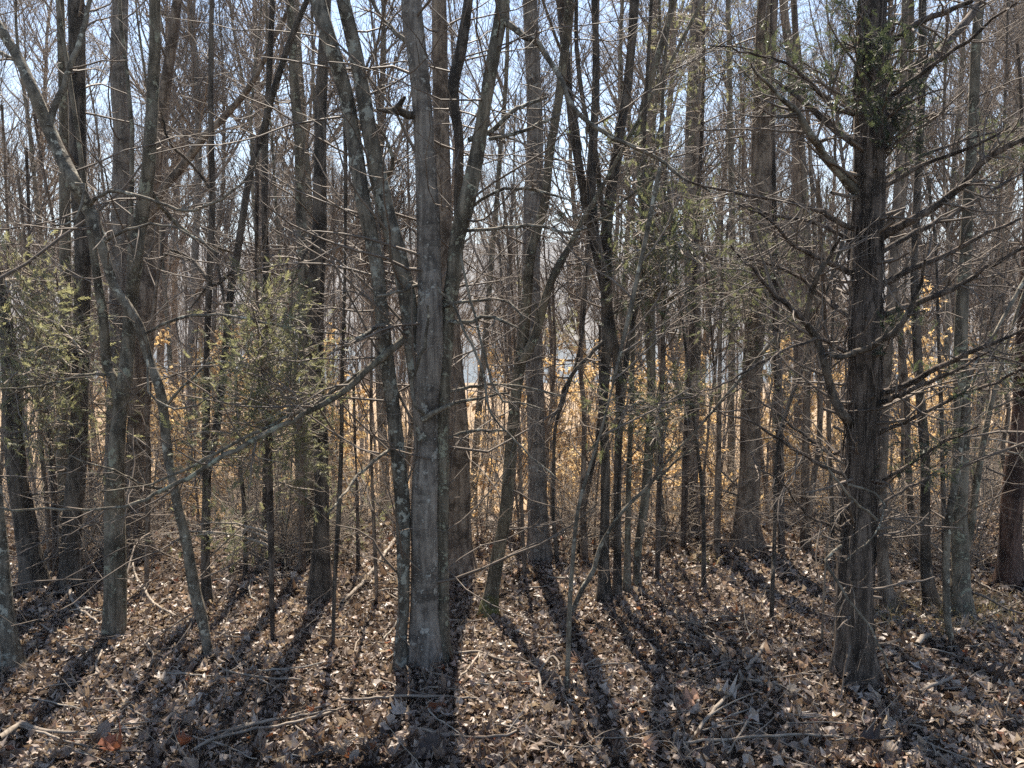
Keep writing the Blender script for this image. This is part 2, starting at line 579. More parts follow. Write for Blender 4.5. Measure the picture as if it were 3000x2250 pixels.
def tree(name, label, cat, stems, branches=(), D=None, mat='grey', H=13, group=None, crown=(7, 4, 3), low=22, flare=0.42, rough=0.06,
         twig='twig', btwigs=6, seed=None, clen=2.2, grounded=True, low_len=1.0, lobes=5, spread=45, mats=None, stubs=0):
    """a tree traced from the picture: stems and main branches as parts, crown and fine twigs around them"""
    g = np.random.default_rng(seed if seed is not None else abs(hash(label)) % 99991 if False else sum(ord(ch) * (i + 7) for i, ch in enumerate(label)))
    x0, y0, w0 = stems[0][0]
    if D is None:
        base = hit(x0, y0)
        D = base[1]
    else:
        base = pix(x0, y0, D)
    base = np.array([base[0], base[1], float(gz(base[0], base[1]))])
    root = link(name, None, None, base)
    tag(root, label, cat, group)
    par = []
    for si, st in enumerate(stems):
        st = [(p[0], p[1], p[2]) for p in st]
        Dk = D + (0 if si == 0 else g.uniform(-0.12, 0.12))
        P, R = px_path(st, Dk, 0.0, g, 0.02)
        full = np.hstack([P, R[:, None]])
        atbase = si == 0 or st[0][1] > y0 - 60
        if atbase:
            z = float(gz(P[0, 0], P[0, 1]))
            low_p = np.array([P[0, 0], P[0, 1], z - 0.15, R[0] * 1.05])
            if P[0, 2] > z + 0.35:                       # base hidden behind the slope: run the stem down to the ground
                d = (P[0] - P[1]) / max(1e-6, abs(P[0, 2] - P[1, 2]))
                q = P[0] + d * (P[0, 2] - z) * 0.6
                low_p = np.array([q[0], q[1], float(gz(q[0], q[1])) - 0.15, R[0] * 1.15])
            full = np.vstack([low_p, full])
        cur = catmull(full, 0.07 if D < 9 else 0.14)
        path, rad = cur[:, :3], np.maximum(cur[:, 3], 0.004)
        nvis = len(path)
        if st[-1][1] < 120 or len(st[-1]) > 3:
            path, rad = extend(path, rad, H * g.uniform(0.85, 1.1), base, g)
        else:
            path, rad = extend(path, rad, max(path[-1, 2] - base[2] + 0.8, H * 0.6), base, g)
        wpx = rad[:nvis].max() / (D) * F
        sides = int(np.clip(wpx * 0.55, 7, 26))
        Vv, Qq = trunk_geo(path, rad, sides, flare if atbase else 0.0, g, rough, lobes, base[2])
        st_o = link('trunk' if len(stems) == 1 else 'stem', mesh_from('trunk', Vv - base, [Qq], M[mats[si] if mats else mat]), root)
        first = st_o if si == 0 else first
        par.append((regular(path[:nvis], rad[:nvis], 24), regular(path, rad, 40)))
    tw = Bag()
    for (pv, rv_), (pf, rf) in par:
        # crown
        L1, R1 = grow(pf[None], rf[None], crown[0], 0.42, 0.98, clen, (spread, 12), 9, 0.75, 0.10, 0.45, 0.006, seedrng=g)
        L2, R2 = grow(L1, R1, crown[1], 0.2, 1.0, clen * 0.38, (42, 14), 6, 0.5, 0.14, 0.6, 0.0035, seedrng=g)
        L3, R3 = grow(L2, R2, crown[2], 0.2, 1.0, clen * 0.16, (40, 15), 4, 0.2, 0.18, 0.7, 0.0026, seedrng=g)
        tw.tubes(L1, R1, 5)
        tw.tubes(L2, R2, 3)
        tw.tubes(L3, R3, 3)
        # small shoots low on the stem
        S1, Q1 = grow(pv[None], rv_[None], low, 0.08, 1.0, low_len, (72, 20), 7, 0.25, 0.16, 0.16, 0.0018, 0.010, seedrng=g, tip_short=0)
        S2, Q2 = grow(S1, Q1, 3, 0.3, 1.0, low_len * 0.4, (45, 18), 5, 0.1, 0.2, 0.7, 0.0014, seedrng=g)
        tw.tubes(S1, Q1, 4)
        tw.tubes(S2, Q2, 3)
    if stubs:
        (pv, rv_), _ = par[0]
        S1, Q1 = grow(pv[None], rv_[None], stubs, 0.04, 1.0, 0.2, (78, 15), 4, 0.1, 0.08, 0.2, 0.004, 0.011, seedrng=g, tip_short=0, taper=0.75)
        tw.tubes(S1, Q1, 5)
    for br in branches:
        pts, opt = (br, {}) if isinstance(br, list) else br
        P, R = px_path(pts, D + opt.get('d0', 0.0), opt.get('dd', g.uniform(-0.5, 0.35)), g, 0.02)
        cur = catmull(np.hstack([P, R[:, None]]), 0.06)
        cur[:, :3] += g.normal(0, 0.004, (len(cur), 3))
        path, rad = cur[:, :3], np.maximum(cur[:, 3], 0.0022)
        Vv, Qq = trunk_geo(path, rad, 8, 0, g, 0.08)
        link('branch', mesh_from('branch', Vv - base, [Qq], M[opt.get('mat', mat)]), first)
        pr, rr = regular(path, rad, 14)
        nb = opt.get('tw', btwigs)
        if nb:
            L = np.linalg.norm(pr[-1] - pr[0])
            S1, Q1 = grow(pr[None], rr[None], nb, 0.15, 1.0, min(0.75, 0.18 + 0.22 * L), (52, 16), 6, opt.get('up', 0.1), 0.16, 0.5, 0.0016, 0.007, seedrng=g)
            S2, Q2 = grow(S1, Q1, 3, 0.25, 1.0, 0.22, (45, 15), 4, 0.1, 0.2, 0.7, 0.0013, seedrng=g)
            tw.tubes(S1, Q1, 4)
            tw.tubes(S2, Q2, 3)
    tag(link('crown', tw.mesh('crown', M[twig], base), root), kind='stuff')
    FEET.append((base[0], base[1], w0 * 0.5 / F * D))
    return root, base, D


# ------------------------------------------------------------------ trees traced from the photograph
B = lambda pts, **k: (pts, k)
tree('hickory_tree', 'grey lichen spotted tree of four stems forking low at the middle of the scene', 'tree', [
    [(1254, 1958, 100), (1248, 1880, 90), (1245, 1800, 84), (1243, 1500, 77), (1250, 1292, 78), (1248, 1157, 81), (1257, 1021, 82), (1260, 886, 73), (1258, 750, 72), (1252, 588, 68), (1244, 452, 60), (1237, 316, 58), (1224, 181, 58), (1208, 45, 60), (1202, -60, 58)],
    [(1176, 1925, 40), (1176, 1860, 34), (1183, 1770, 34), (1181, 1640, 40), (1180, 1500, 44), (1168, 1350, 42), (1152, 1202, 42), (1131, 1021, 43), (1116, 886, 39), (1100, 750, 42), (1064, 588, 44), (1036, 407, 45), (1012, 271, 43), (965, 120, 46), (930, 0, 46), (910, -70, 44)],
    [(1246, 1290, 50), (1236, 1180, 56), (1215, 1050, 54), (1195, 886, 54), (1167, 750, 54), (1122, 588, 54), (1086, 407, 47), (1063, 271, 45), (1038, 136, 42), (1005, 0, 40), (990, -70, 38)],
    [(1300, 1940, 40), (1296, 1800, 36), (1296, 1500, 36), (1300, 1200, 36), (1310, 950, 42), (1330, 800, 46), (1340, 700, 46), (1368, 588, 52), (1397, 452, 44), (1420, 316, 38), (1443, 181, 40), (1468, 45, 40), (1480, -60, 38)],
    [(1346, 720, 26), (1343, 588, 28), (1345, 407, 27), (1326, 271, 34), (1352, 136, 34), (1372, 0, 28), (1378, -60, 26)],
], [
    B([(1195, 985, 24), (1136, 1030, 22), (1068, 1090, 20), (1000, 1150, 20), (859, 1228, 17), (723, 1300, 16), (633, 1353, 15), (520, 1416, 14), (452, 1448, 12), (362, 1487, 10), (180, 1492, 8), (0, 1491, 7)], dd=-0.9, tw=12, mat='grey'),
    B([(1068, 1083, 12), (950, 1165, 12), (830, 1228, 11), (700, 1290, 10), (600, 1345, 9), (500, 1392, 8), (410, 1428, 6), (300, 1440, 5)], d0=-0.1, dd=-0.8, tw=8, mat='grey'),
    B([(1226, 344, 24), (1190, 338, 26), (1160, 326, 24), (1104, 321, 6)], dd=-0.15, tw=1, mat='dark'),
    B([(1160, 326, 20), (1178, 300, 14), (1186, 288, 9)], d0=-0.1, dd=-0.05, tw=0, mat='dark'),
    B([(1285, 905, 10), (1340, 886, 10), (1410, 880, 9), (1475, 881, 8), (1512, 905, 7), (1536, 935, 5)], tw=6),
    B([(1290, 940, 15), (1362, 944, 13), (1410, 930, 12), (1452, 931, 11), (1490, 950, 8), (1520, 965, 5)], tw=7),
    B([(1278, 1160, 11), (1350, 1140, 10), (1430, 1125, 9), (1490, 1128, 9), (1543, 1135, 8), (1655, 1161, 6)], mat='birch', tw=8),
    B([(1290, 1290, 10), (1350, 1272, 10), (1407, 1261, 9), (1488, 1261, 6)], tw=5),
    B([(1335, 674, 11), (1407, 674, 10), (1480, 668, 10), (1579, 665, 9), (1646, 678, 8), (1720, 668, 5)], tw=8),
    B([(1390, 600, 10), (1452, 560, 9), (1543, 552, 9), (1630, 574, 7), (1700, 590, 4)], tw=7),
    B([(1375, 411, 15), (1452, 375, 14), (1497, 325, 14), (1550, 305, 11), (1601, 285, 8)], tw=4),
    B([(1434, 407, 11), (1500, 396, 10), (1579, 362, 10), (1642, 335, 6)], tw=5),
    B([(1472, 55, 18), (1520, 95, 17), (1579, 131, 17), (1620, 190, 16), (1651, 253, 16), (1678, 316, 15), (1768, 389, 14), (1859, 429, 13), (1949, 479, 11), (2000, 520, 9), (2080, 560, 6)], mat='birch', dd=-0.6, tw=9),
    B([(1225, 835, 10), (1200, 843, 10), (1160, 855, 9), (1104, 871, 7)], mat='birch', tw=2, dd=-0.35),
    B([(1240, 1215, 12), (1220, 1190, 12), (1205, 1140, 11), (1215, 1090, 10), (1235, 1040, 10), (1250, 990, 9), (1255, 900, 7)], mat='birch', d0=-0.16, dd=-0.1, tw=4),
    B([(1150, 950, 15), (1110, 955, 13), (1060, 985, 12), (1010, 1010, 8), (960, 1040, 4)], mat='birch', tw=5, dd=-0.5),
    B([(1170, 1305, 11), (1120, 1330, 10), (1070, 1370, 10), (1030, 1420, 9), (1000, 1456, 7), (960, 1510, 5)], mat='birch', dd=-0.6, tw=4),
    B([(1240, 1230, 18), (1300, 1190, 13), (1360, 1175, 10), (1420, 1165, 8), (1490, 1150, 5)], mat='birch', d0=-0.1, tw=7),
    B([(1280, 840, 8), (1330, 900, 8), (1380, 1010, 8), (1410, 1080, 8), (1440, 1220, 7), (1490, 1270, 6), (1560, 1340, 6), (1640, 1410, 4)], mat='birch', d0=-0.2, dd=-0.4, tw=8),
    B([(1345, 750, 8), (1450, 1140, 7), (1520, 1175, 6), (1590, 1195, 4)], mat='birch', d0=-0.2, dd=-0.3, tw=5),
    B([(1210, 130, 16), (1160, 100, 14), (1110, 40, 12), (1080, -20, 9)], tw=4),
    B([(1080, 560, 11), (1150, 490, 11), (1130, 400, 9), (1080, 340, 6)], d0=0.2, tw=5),
], mat='lichen', mats=['smooth', 'lichen', 'lichen', 'grey', 'dark'], H=13, low=18, btwigs=7, crown=(6, 4, 3), flare=0.34, rough=0.06, lobes=4)

tree('cedar_tree', 'big shaggy brown cedar trunk with many bare limbs reaching to both sides', 'tree', [
    [(2503, 1990, 118), (2504, 1907, 102), (2506, 1681, 96), (2517, 1500, 88), (2524, 1270, 91), (2531, 1157, 93), (2531, 976, 87), (2536, 840, 87), (2541, 678, 90), (2545, 452, 87), (2547, 339, 90), (2551, 113, 82), (2560, 0, 80), (2566, -80, 78)],
], [
    B([(2500, 1245, 34), (2470, 1215, 30), (2438, 1157, 27), (2416, 1057, 24), (2389, 985, 21), (2357, 944, 19), (2366, 900, 16), (2376, 850, 17), (2395, 805, 16), (2434, 750, 12), (2460, 700, 7)], dd=-0.5, tw=14, mat='dark'),
    B([(2357, 944, 17), (2316, 899, 15), (2271, 863, 13), (2203, 786, 9), (2140, 720, 5)], d0=-0.35, dd=-0.4, tw=12),
    B([(2500, 1036, 20), (2542, 1020, 20), (2575, 1000, 19), (2612, 975, 18), (2669, 908, 15), (2700, 830, 10), (2712, 760, 6)], d0=-0.22, dd=-0.4, tw=8, mat='dark'),
    B([(2500, 1036, 18), (2460, 1046, 15), (2420, 1042, 12)], d0=-0.2, dd=-0.1, tw=2, mat='dark'),
    B([(2570, 930, 20), (2678, 890, 17), (2791, 845, 15), (2880, 790, 12), (2960, 745, 10), (3060, 690, 7)], dd=-0.5, tw=10),
    B([(2575, 838, 22), (2655, 795, 19), (2768, 748, 14), (2860, 700, 11), (2990, 640, 8)], dd=-0.2, tw=9),
    B([(2572, 1160, 22), (2655, 1125, 19), (2723, 1090, 17), (2791, 1057, 15), (2904, 1003, 11), (3000, 967, 8), (3080, 940, 5)], dd=-0.6, tw=11),
    B([(2570, 1185, 15), (2640, 1155, 13), (2723, 1116, 12), (2836, 1062, 8), (2900, 1030, 5)], dd=-0.75, tw=7),
    B([(2565, 1278, 13), (2678, 1222, 12), (2814, 1157, 10), (2949, 1103, 8), (3040, 1060, 5)], dd=-0.6, tw=10),
    B([(2580, 690, 30), (2620, 668, 26), (2678, 642, 24), (2750, 600, 22), (2814, 545, 20), (2904, 461, 17), (3000, 405, 13), (3080, 360, 9)], dd=-0.3, tw=12),
    B([(2580, 742, 17), (2680, 680, 16), (2790, 630, 13), (2900, 560, 10), (3010, 500, 7)], dd=0.4, tw=9),
    B([(2580, 556, 14), (2701, 484, 12), (2780, 455, 11), (2859, 425, 9), (2960, 370, 6)], dd=-0.3, tw=9),
    B([(2580, 530, 12), (2690, 460, 11), (2800, 420, 8), (2930, 380, 5)], dd=0.3, tw=8),
    B([(2585, 400, 44), (2630, 325, 40), (2678, 249, 36), (2746, 158, 30), (2814, 81, 26), (2872, 9, 22), (2920, -60, 18)], dd=0.4, tw=8),
    B([(2590, 300, 18), (2660, 240, 15), (2760, 170, 13), (2870, 90, 10), (2980, 10, 7)], dd=-0.5, tw=8),
    B([(2590, 130, 22), (2642, 99, 20), (2700, 62, 18), (2768, 36, 16), (2850, 0, 12)], dd=-0.3, tw=6),
    B([(2505, 425, 25), (2470, 395, 23), (2429, 362, 21), (2375, 316, 18), (2320, 270, 12), (2250, 220, 7)], dd=0.3, tw=8),
    B([(2505, 560, 32), (2465, 510, 28), (2429, 475, 26), (2400, 430, 23), (2380, 407, 21), (2325, 312, 17), (2270, 270, 11), (2200, 190, 6)], dd=-0.5, tw=10, mat='lichen'),
    B([(2505, 672, 17), (2407, 624, 14), (2340, 600, 12), (2271, 583, 11), (2136, 560, 8), (2000, 528, 5)], dd=-0.5, tw=14),
    B([(2505, 712, 14), (2384, 650, 11), (2280, 635, 9), (2180, 600, 7), (2080, 590, 4)], dd=0.4, tw=12),
    B([(2500, 800, 20), (2420, 766, 15), (2330, 720, 11), (2240, 640, 7), (2170, 600, 4)], dd=-0.6, tw=11),
    B([(2500, 932, 20), (2445, 895, 17), (2407, 867, 14), (2330, 805, 11), (2240, 770, 8), (2150, 750, 5)], dd=0.5, tw=11),
    B([(2490, 1400, 13), (2384, 1351, 11), (2294, 1297, 9), (2203, 1238, 7), (2120, 1210, 5), (2020, 1170, 3)], dd=-0.6, tw=14),
    B([(2490, 1290, 12), (2440, 1330, 10), (2350, 1270, 9), (2240, 1180, 6), (2150, 1120, 4)], dd=0.5, tw=10),
    B([(2495, 1050, 14), (2420, 1000, 12), (2330, 1010, 9), (2200, 1080, 7), (2060, 1150, 5), (1900, 1190, 3)], dd=-0.7, tw=14),
    B([(2500, 340, 14), (2420, 300, 12), (2330, 200, 9), (2220, 160, 7), (2080, 130, 4)], dd=-0.6, tw=12),
    B([(2480, 1560, 10), (2420, 1535, 9), (2380, 1520, 8), (2330, 1470, 7), (2280, 1400, 5), (2200, 1370, 3)], dd=-0.5, tw=10),
    B([(2555, 1430, 12), (2620, 1390, 10), (2700, 1340, 9), (2780, 1290, 7), (2870, 1250, 4)], dd=-0.5, tw=11),
    B([(2550, 1500, 9), (2640, 1440, 8), (2730, 1390, 6), (2800, 1330, 4)], dd=0.3, tw=9),
    B([(2480, 1420, 8), (2560, 1440, 7), (2590, 1480, 6), (2560, 1570, 5), (2480, 1640, 4)], d0=-0.25, dd=-0.15, tw=8, mat='birch'),
    B([(2570, 1520, 8), (2520, 1480, 8), (2470, 1430, 7), (2420, 1360, 5), (2400, 1290, 3)], d0=-0.25, dd=-0.2, tw=8, mat='birch'),
    B([(2470, 1600, 10), (2420, 1640, 9), (2460, 1720, 8), (2550, 1840, 7), (2600, 1960, 5)], d0=-0.3, dd=-0.25, tw=6, mat='birch'),
], mat='cedar', H=11, low=60, low_len=0.42, stubs=40, btwigs=8, crown=(14, 4, 3), clen=1.6, flare=0.35, rough=0.085, lobes=6, spread=70)

tree('lone_tree', 'straight dark trunk beside the hanging branch in the yellow green cedar, thick at its foot', 'tree', [
    [(938, 1760, 62), (940, 1600, 48), (942, 1428, 43), (940, 1292, 43), (931, 1157, 42), (927, 1021, 43), (927, 886, 46), (931, 750, 44), (936, 678, 42), (938, 452, 38), (940, 316, 34), (946, 180, 31), (955, 0, 29), (958, -60, 28)]],
    [B([(945, 700, 9), (900, 730, 9), (870, 800, 8), (835, 850, 8), (790, 860, 6)], mat='dark', dd=-0.4, tw=4)],
    mat='dark', H=15, low=12)

tree('double_trunk_tree', 'grey trunk split by a seam near its foot, straight to the sky', 'tree', [
    [(334, 1872, 58), (337, 1726, 58), (335, 1500, 57), (337, 1428, 52), (344, 1292, 44), (353, 1202, 41), (366, 1112, 41), (375, 1021, 37), (384, 886, 37), (398, 750, 40), (407, 678, 40), (430, 542, 38), (441, 407, 35), (448, 271, 33), (454, 136, 32), (454, 0, 30), (455, -60, 29)],
    [(353, 1868, 30), (358, 1726, 28), (357, 1560, 24), (352, 1440, 18)],
    [(345, 1180, 26), (334, 1110, 30), (312, 1066, 30), (303, 931, 26), (289, 840, 24), (276, 750, 22), (262, 650, 20), (250, 560, 14)]],
    [B([(338, 1105, 7), (258, 1098, 8), (150, 1125, 7), (60, 1137, 6), (0, 1139, 4)], dd=-0.5, tw=5),
     B([(440, 560, 12), (500, 640, 14), (560, 690, 12), (620, 720, 9), (680, 740, 5)], dd=0.5, tw=6)],
    mat='grey', H=14, low=10, flare=0.15)

tree('leaning_tree', 'slim mottled tree leaning left with wavy trunk, arching side branches', 'tree', [
    [(612, 1938, 24), (603, 1870, 26), (592, 1816, 32), (570, 1726, 34), (547, 1590, 30), (524, 1500, 28), (511, 1428, 27), (493, 1337, 27), (479, 1202, 28), (466, 1134, 27), (434, 1044, 26), (407, 953, 27), (366, 886, 27), (335, 840, 27), (307, 750, 28), (289, 678, 33), (258, 610, 37), (221, 542, 40), (176, 452, 39), (136, 362, 37), (99, 271, 34), (59, 181, 29), (0, 81, 26), (-60, -20, 22)]],
    [B([(420, 980, 9), (497, 944, 9), (601, 922, 9), (705, 931, 8), (859, 962, 7), (1000, 980, 5)], dd=-0.4, tw=10),
     B([(262, 600, 11), (300, 570, 10), (344, 560, 10), (407, 574, 10), (497, 606, 9), (574, 615, 9), (678, 565, 8), (746, 488, 6), (775, 410, 4)], dd=-0.3, tw=9),
     B([(221, 542, 9), (244, 538, 8), (243, 570, 8), (235, 597, 8), (221, 642, 7), (195, 655, 6), (154, 662, 4)], mat='birch', d0=-0.1, dd=-0.2, tw=1),
     B([(480, 1205, 10), (520, 1150, 9), (580, 1090, 8), (630, 1062, 7), (700, 1065, 6), (770, 1080, 5), (790, 1130, 3)], dd=-0.3, tw=5),
     B([(430, 1040, 6), (440, 1150, 6), (480, 1185, 6), (540, 1195, 6), (600, 1175, 5), (650, 1120, 3)], d0=-0.15, dd=-0.2, tw=2, mat='birch'),
     B([(515, 1440, 10), (430, 1424, 9), (380, 1400, 8), (330, 1380, 6), (200, 1335, 4)], dd=-0.5, tw=6, mat='birch'),
     B([(140, 370, 20), (175, 280, 18), (215, 170, 16), (250, 60, 14), (270, -20, 12)], dd=0.2, tw=5),
     B([(60, 190, 14), (10, 160, 12), (-40, 140, 8)], dd=0.2, tw=3),
     B([(300, 720, 12), (330, 690, 10), (420, 660, 8), (520, 670, 7), (640, 740, 5)], dd=-0.4, tw=6, mat='birch')],
    mat='birch', H=9, low=16, flare=0.1)

tree('dark_trunk_tree', 'thick nearly black trunk with a vine scar standing behind the leaning mottled tree', 'tree', [
    [(209, 1722, 64), (211, 1600, 55), (214, 1500, 54), (221, 1428, 54), (230, 1292, 50), (235, 1157, 48), (240, 930, 44), (243, 750, 44), (242, 680, 44), (231, 542, 44), (228, 362, 44), (226, 181, 44), (222, 0, 44), (220, -60, 43)]],
    [B([(222, 1200, 12), (216, 1160, 11), (225, 1110, 10), (240, 1075, 8)], d0=-0.2, dd=0.0, tw=0, mat='brown')],
    mat='dark', H=16, low=12, stubs=10)

tree('bent_tree', 'dark trunk curving out of the frame beside the blackish one, broad foot', 'tree', [
    [(99, 1732, 66), (92, 1660, 62), (81, 1590, 59), (68, 1500, 57), (54, 1428, 53), (41, 1292, 52), (34, 1157, 46), (20, 976, 38), (6, 886, 34), (-20, 750, 30), (-45, 500, 28)]],
    mat='dark', H=12, low=10)

tree('corner_tree', 'grey lichened foot of a tree leaning out past the edge of the scene', 'tree', [
    [(27, 1968, 72), (22, 1880, 56), (16, 1771, 42), (6, 1590, 30), (-12, 1400, 28), (-30, 1100, 26), (-50, 700, 24)]],
    mat='lichen', H=9, low=8, flare=0.3)

tree('mossy_tree', 'leaning slim trunk with yellow green moss at its foot', 'tree', [
    [(1432, 1808, 52), (1440, 1740, 42), (1457, 1636, 40), (1480, 1500, 36), (1490, 1383, 34), (1502, 1247, 33), (1515, 1134, 33), (1529, 1021, 34), (1542, 886, 30), (1554, 750, 28), (1578, 660, 27), (1597, 588, 27), (1610, 452, 27), (1633, 316, 26), (1651, 181, 27), (1665, 45, 28), (1672, -60, 26)],
    [(1528, 1060, 28), (1550, 1020, 28), (1575, 960, 27), (1590, 900, 25), (1612, 830, 24), (1640, 770, 22), (1669, 723, 20), (1701, 656, 18), (1740, 590, 15), (1790, 500, 11)]],
    [B([(1570, 1000, 13), (1575, 940, 11), (1568, 886, 7)], d0=-0.05, dd=0, tw=0),
     B([(1700, 660, 9), (1770, 640, 8), (1850, 570, 7), (1950, 500, 4)], dd=-0.3, tw=6)],
    mat='moss', H=11, low=12, flare=0.35)

tree('twin_trunk_tree', 'dark tree forking at shoulder height into a tight bunch of upright stems', 'tree', [
    [(1768, 1775, 36), (1768, 1636, 31), (1773, 1500, 29), (1773, 1337, 28), (1768, 1202, 26), (1773, 1066, 28), (1782, 1003, 40), (1778, 930, 34), (1776, 860, 34), (1777, 750, 34), (1777, 678, 34), (1790, 560, 32), (1805, 470, 32), (1813, 407, 30), (1836, 271, 26), (1850, 136, 25), (1859, 0, 28), (1862, -60, 26)],
    [(1809, 1783, 26), (1809, 1640, 24), (1809, 1500, 23), (1811, 1337, 21), (1814, 1200, 22), (1814, 1134, 24), (1804, 1030, 28), (1795, 990, 30)],
    [(1775, 800, 24), (1745, 700, 26), (1735, 600, 28), (1732, 497, 28), (1741, 362, 24), (1746, 181, 22), (1741, 0, 19), (1740, -60, 18)],
    [(1765, 760, 20), (1715, 620, 18), (1700, 500, 17), (1690, 380, 16), (1660, 220, 14), (1640, 60, 12)],
    [(1782, 700, 18), (1760, 580, 16), (1745, 450, 15), (1712, 320, 14), (1690, 150, 13), (1688, 0, 12)],
    [(1822, 1160, 14), (1835, 1040, 15), (1850, 960, 13), (1875, 860, 11), (1880, 760, 10)]],
    [B([(1780, 990, 13), (1740, 1030, 13), (1690, 1080, 12), (1655, 1140, 12), (1640, 1190, 10), (1605, 1240, 6)], dd=-0.2, tw=4, mat='dark'),
     B([(1785, 930, 8), (1820, 900, 7), (1880, 880, 6), (1960, 850, 3)], tw=6)],
    mat='dark', H=12, low=8, crown=(5, 4, 3))

tree('slender_tree', 'slim pale trunk just behind the dark bunch of upright stems', 'tree', [
    [(1868, 1730, 22), (1870, 1600, 22), (1885, 1500, 26), (1900, 1337, 27), (1908, 1150, 25), (1905, 900, 30), (1898, 723, 36), (1888, 542, 38), (1876, 400, 30), (1890, 300, 24), (1915, 200, 22), (1960, 60, 20), (1985, -60, 18)],
    [(1836, 1728, 20), (1838, 1600, 18), (1842, 1400, 16), (1850, 1200, 15), (1855, 950, 14)]],
    [B([(1895, 1420, 8), (1940, 1390, 8), (1990, 1340, 6), (2060, 1300, 4)], tw=5)], mat='grey', H=12, low=10)

tree('beech_tree', 'wide brown trunk right behind the four stemmed tree', 'tree', [
    [(1350, 1690, 84), (1345, 1560, 72), (1342, 1450, 68), (1340, 1290, 66), (1332, 1150, 60), (1322, 1000, 56), (1302, 700, 50), (1292, 300, 46), (1287, 0, 42), (1285, -60, 41)]],
    mat='brown', H=17, low=10)
tree('poplar_tree', 'broad pale grey trunk between the mossy tree and the dark bunch of stems', 'tree', [
    [(1582, 1648, 68), (1577, 1500, 58), (1570, 1290, 51), (1562, 1000, 49), (1556, 750, 55), (1563, 588, 55), (1567, 452, 50), (1565, 271, 46), (1552, 0, 44), (1550, -60, 43)]],
    mat='smooth', H=18, low=8)
tree('poplar_tree', 'broad brown grey trunk half covered by the cedar sprays, standing in orange leaves', 'tree', [
    [(2192, 1612, 82), (2188, 1500, 67), (2195, 1380, 61), (2199, 1202, 55), (2208, 1021, 55), (2223, 750, 58), (2228, 588, 62), (2235, 316, 56), (2250, 0, 57), (2254, -60, 56)]],
    mat='brown', H=19, low=12)
tree('poplar_tree', 'pale straight trunk rising clear to the sky behind the long drooping dead branch', 'tree', [
    [(2020, 1578, 54), (2022, 1350, 46), (2030, 1000, 46), (2027, 700, 48), (2030, 400, 44), (2040, 100, 41), (2042, -60, 40)]],
    mat='smooth', H=19, low=10)
tree('pine_tree', 'reddish brown pine trunk at the edge of the scene past the big cedar', 'tree', [
    [(2958, 1716, 66), (2960, 1600, 58), (2963, 1500, 56), (2975, 1370, 56), (2985, 1290, 54), (2996, 1202, 54), (3012, 900, 50), (3030, 500, 46), (3050, 0, 42)]],
    mat='red', H=17, low=8, stubs=10)
tree('oak_tree', 'brown trunk with curved foot close beside the big cedar', 'tree', [
    [(2604, 1795, 40), (2592, 1700, 35), (2583, 1590, 34), (2580, 1428, 32), (2590, 1200, 30), (2605, 950, 27), (2620, 700, 24), (2640, 400, 22), (2650, 100, 20), (2652, -60, 19)]],
    mat='brown', H=12, low=8)
tree('oak_tree', 'slim dark trunk with kicked out foot, second past the big cedar', 'tree', [
    [(2738, 1790, 44), (2722, 1730, 36), (2711, 1636, 30), (2710, 1500, 28), (2710, 1337, 28), (2696, 1157, 25), (2687, 1021, 26), (2680, 850, 24), (2679, 750, 22), (2683, 678, 22), (2692, 452, 21), (2700, 250, 21), (2702, 90, 21), (2704, -60, 20)]],
    mat='dark', H=13, low=10)
tree('maple_tree', 'straight grey brown trunk among grass tufts near the reddish pine', 'tree', [
    [(2818, 1815, 56), (2815, 1720, 49), (2814, 1636, 46), (2809, 1500, 46), (2814, 1337, 45), (2818, 1202, 43), (2814, 1021, 38), (2818, 886, 36), (2827, 750, 34), (2836, 588, 31), (2850, 362, 31), (2859, 136, 28), (2872, 0, 26), (2876, -60, 25)],
    [(2822, 1640, 20), (2842, 1560, 20), (2858, 1440, 20), (2880, 1300, 18), (2905, 1180, 14), (2935, 1060, 9)]],
    mat='grey', H=14, low=14)
tree('sapling', 'crooked thin grey sapling in front of the trunk among the grass tufts', 'sapling', [
    [(2798, 1905, 10), (2788, 1870, 14), (2777, 1816, 19), (2772, 1636, 20), (2782, 1500, 20), (2805, 1383, 18), (2818, 1270, 15), (2826, 1180, 13), (2850, 1080, 10), (2900, 1000, 6)]],
    mat='birch', H=4, low=8, crown=(5, 3, 3), clen=0.9)
tree('oak_tree', 'slim brown trunk in the gap between the big cedar and the kicked out foot', 'tree', [
    [(2680, 1645, 22), (2669, 1500, 20), (2660, 1337, 20), (2655, 1157, 20), (2642, 1021, 19), (2624, 818, 18), (2640, 640, 18), (2655, 497, 18), (2668, 200, 17), (2670, -60, 16)]],
    mat='brown', H=13, low=6)
tree('fork_tree', 'slim dark tree forking low behind the foot of the leaning mottled tree', 'tree', [
    [(607, 1785, 28), (602, 1636, 26), (604, 1500, 27), (606, 1428, 26), (603, 1292, 23), (606, 1157, 21), (606, 1021, 18), (613, 840, 19), (615, 750, 18), (622, 588, 18), (617, 316, 16), (619, 90, 15), (622, -60, 14)],
    [(606, 1400, 22), (622, 1310, 22), (636, 1240, 22), (655, 1080, 20), (672, 886, 20), (690, 780, 22), (705, 678, 22), (735, 500, 20), (772, 380, 19), (800, 271, 19), (850, 120, 18), (900, 0, 16), (925, -60, 14)]],
    [B([(612, 820, 12), (585, 790, 12), (560, 760, 10), (500, 735, 9), (470, 765, 8)], tw=3, mat='dark'),
     B([(690, 790, 9), (640, 830, 9), (600, 850, 8), (560, 900, 6)], tw=3, mat='dark'),
     B([(620, 560, 9), (560, 480, 8), (500, 420, 8), (470, 330, 6)], tw=6)],
    mat='dark', H=11, low=8)
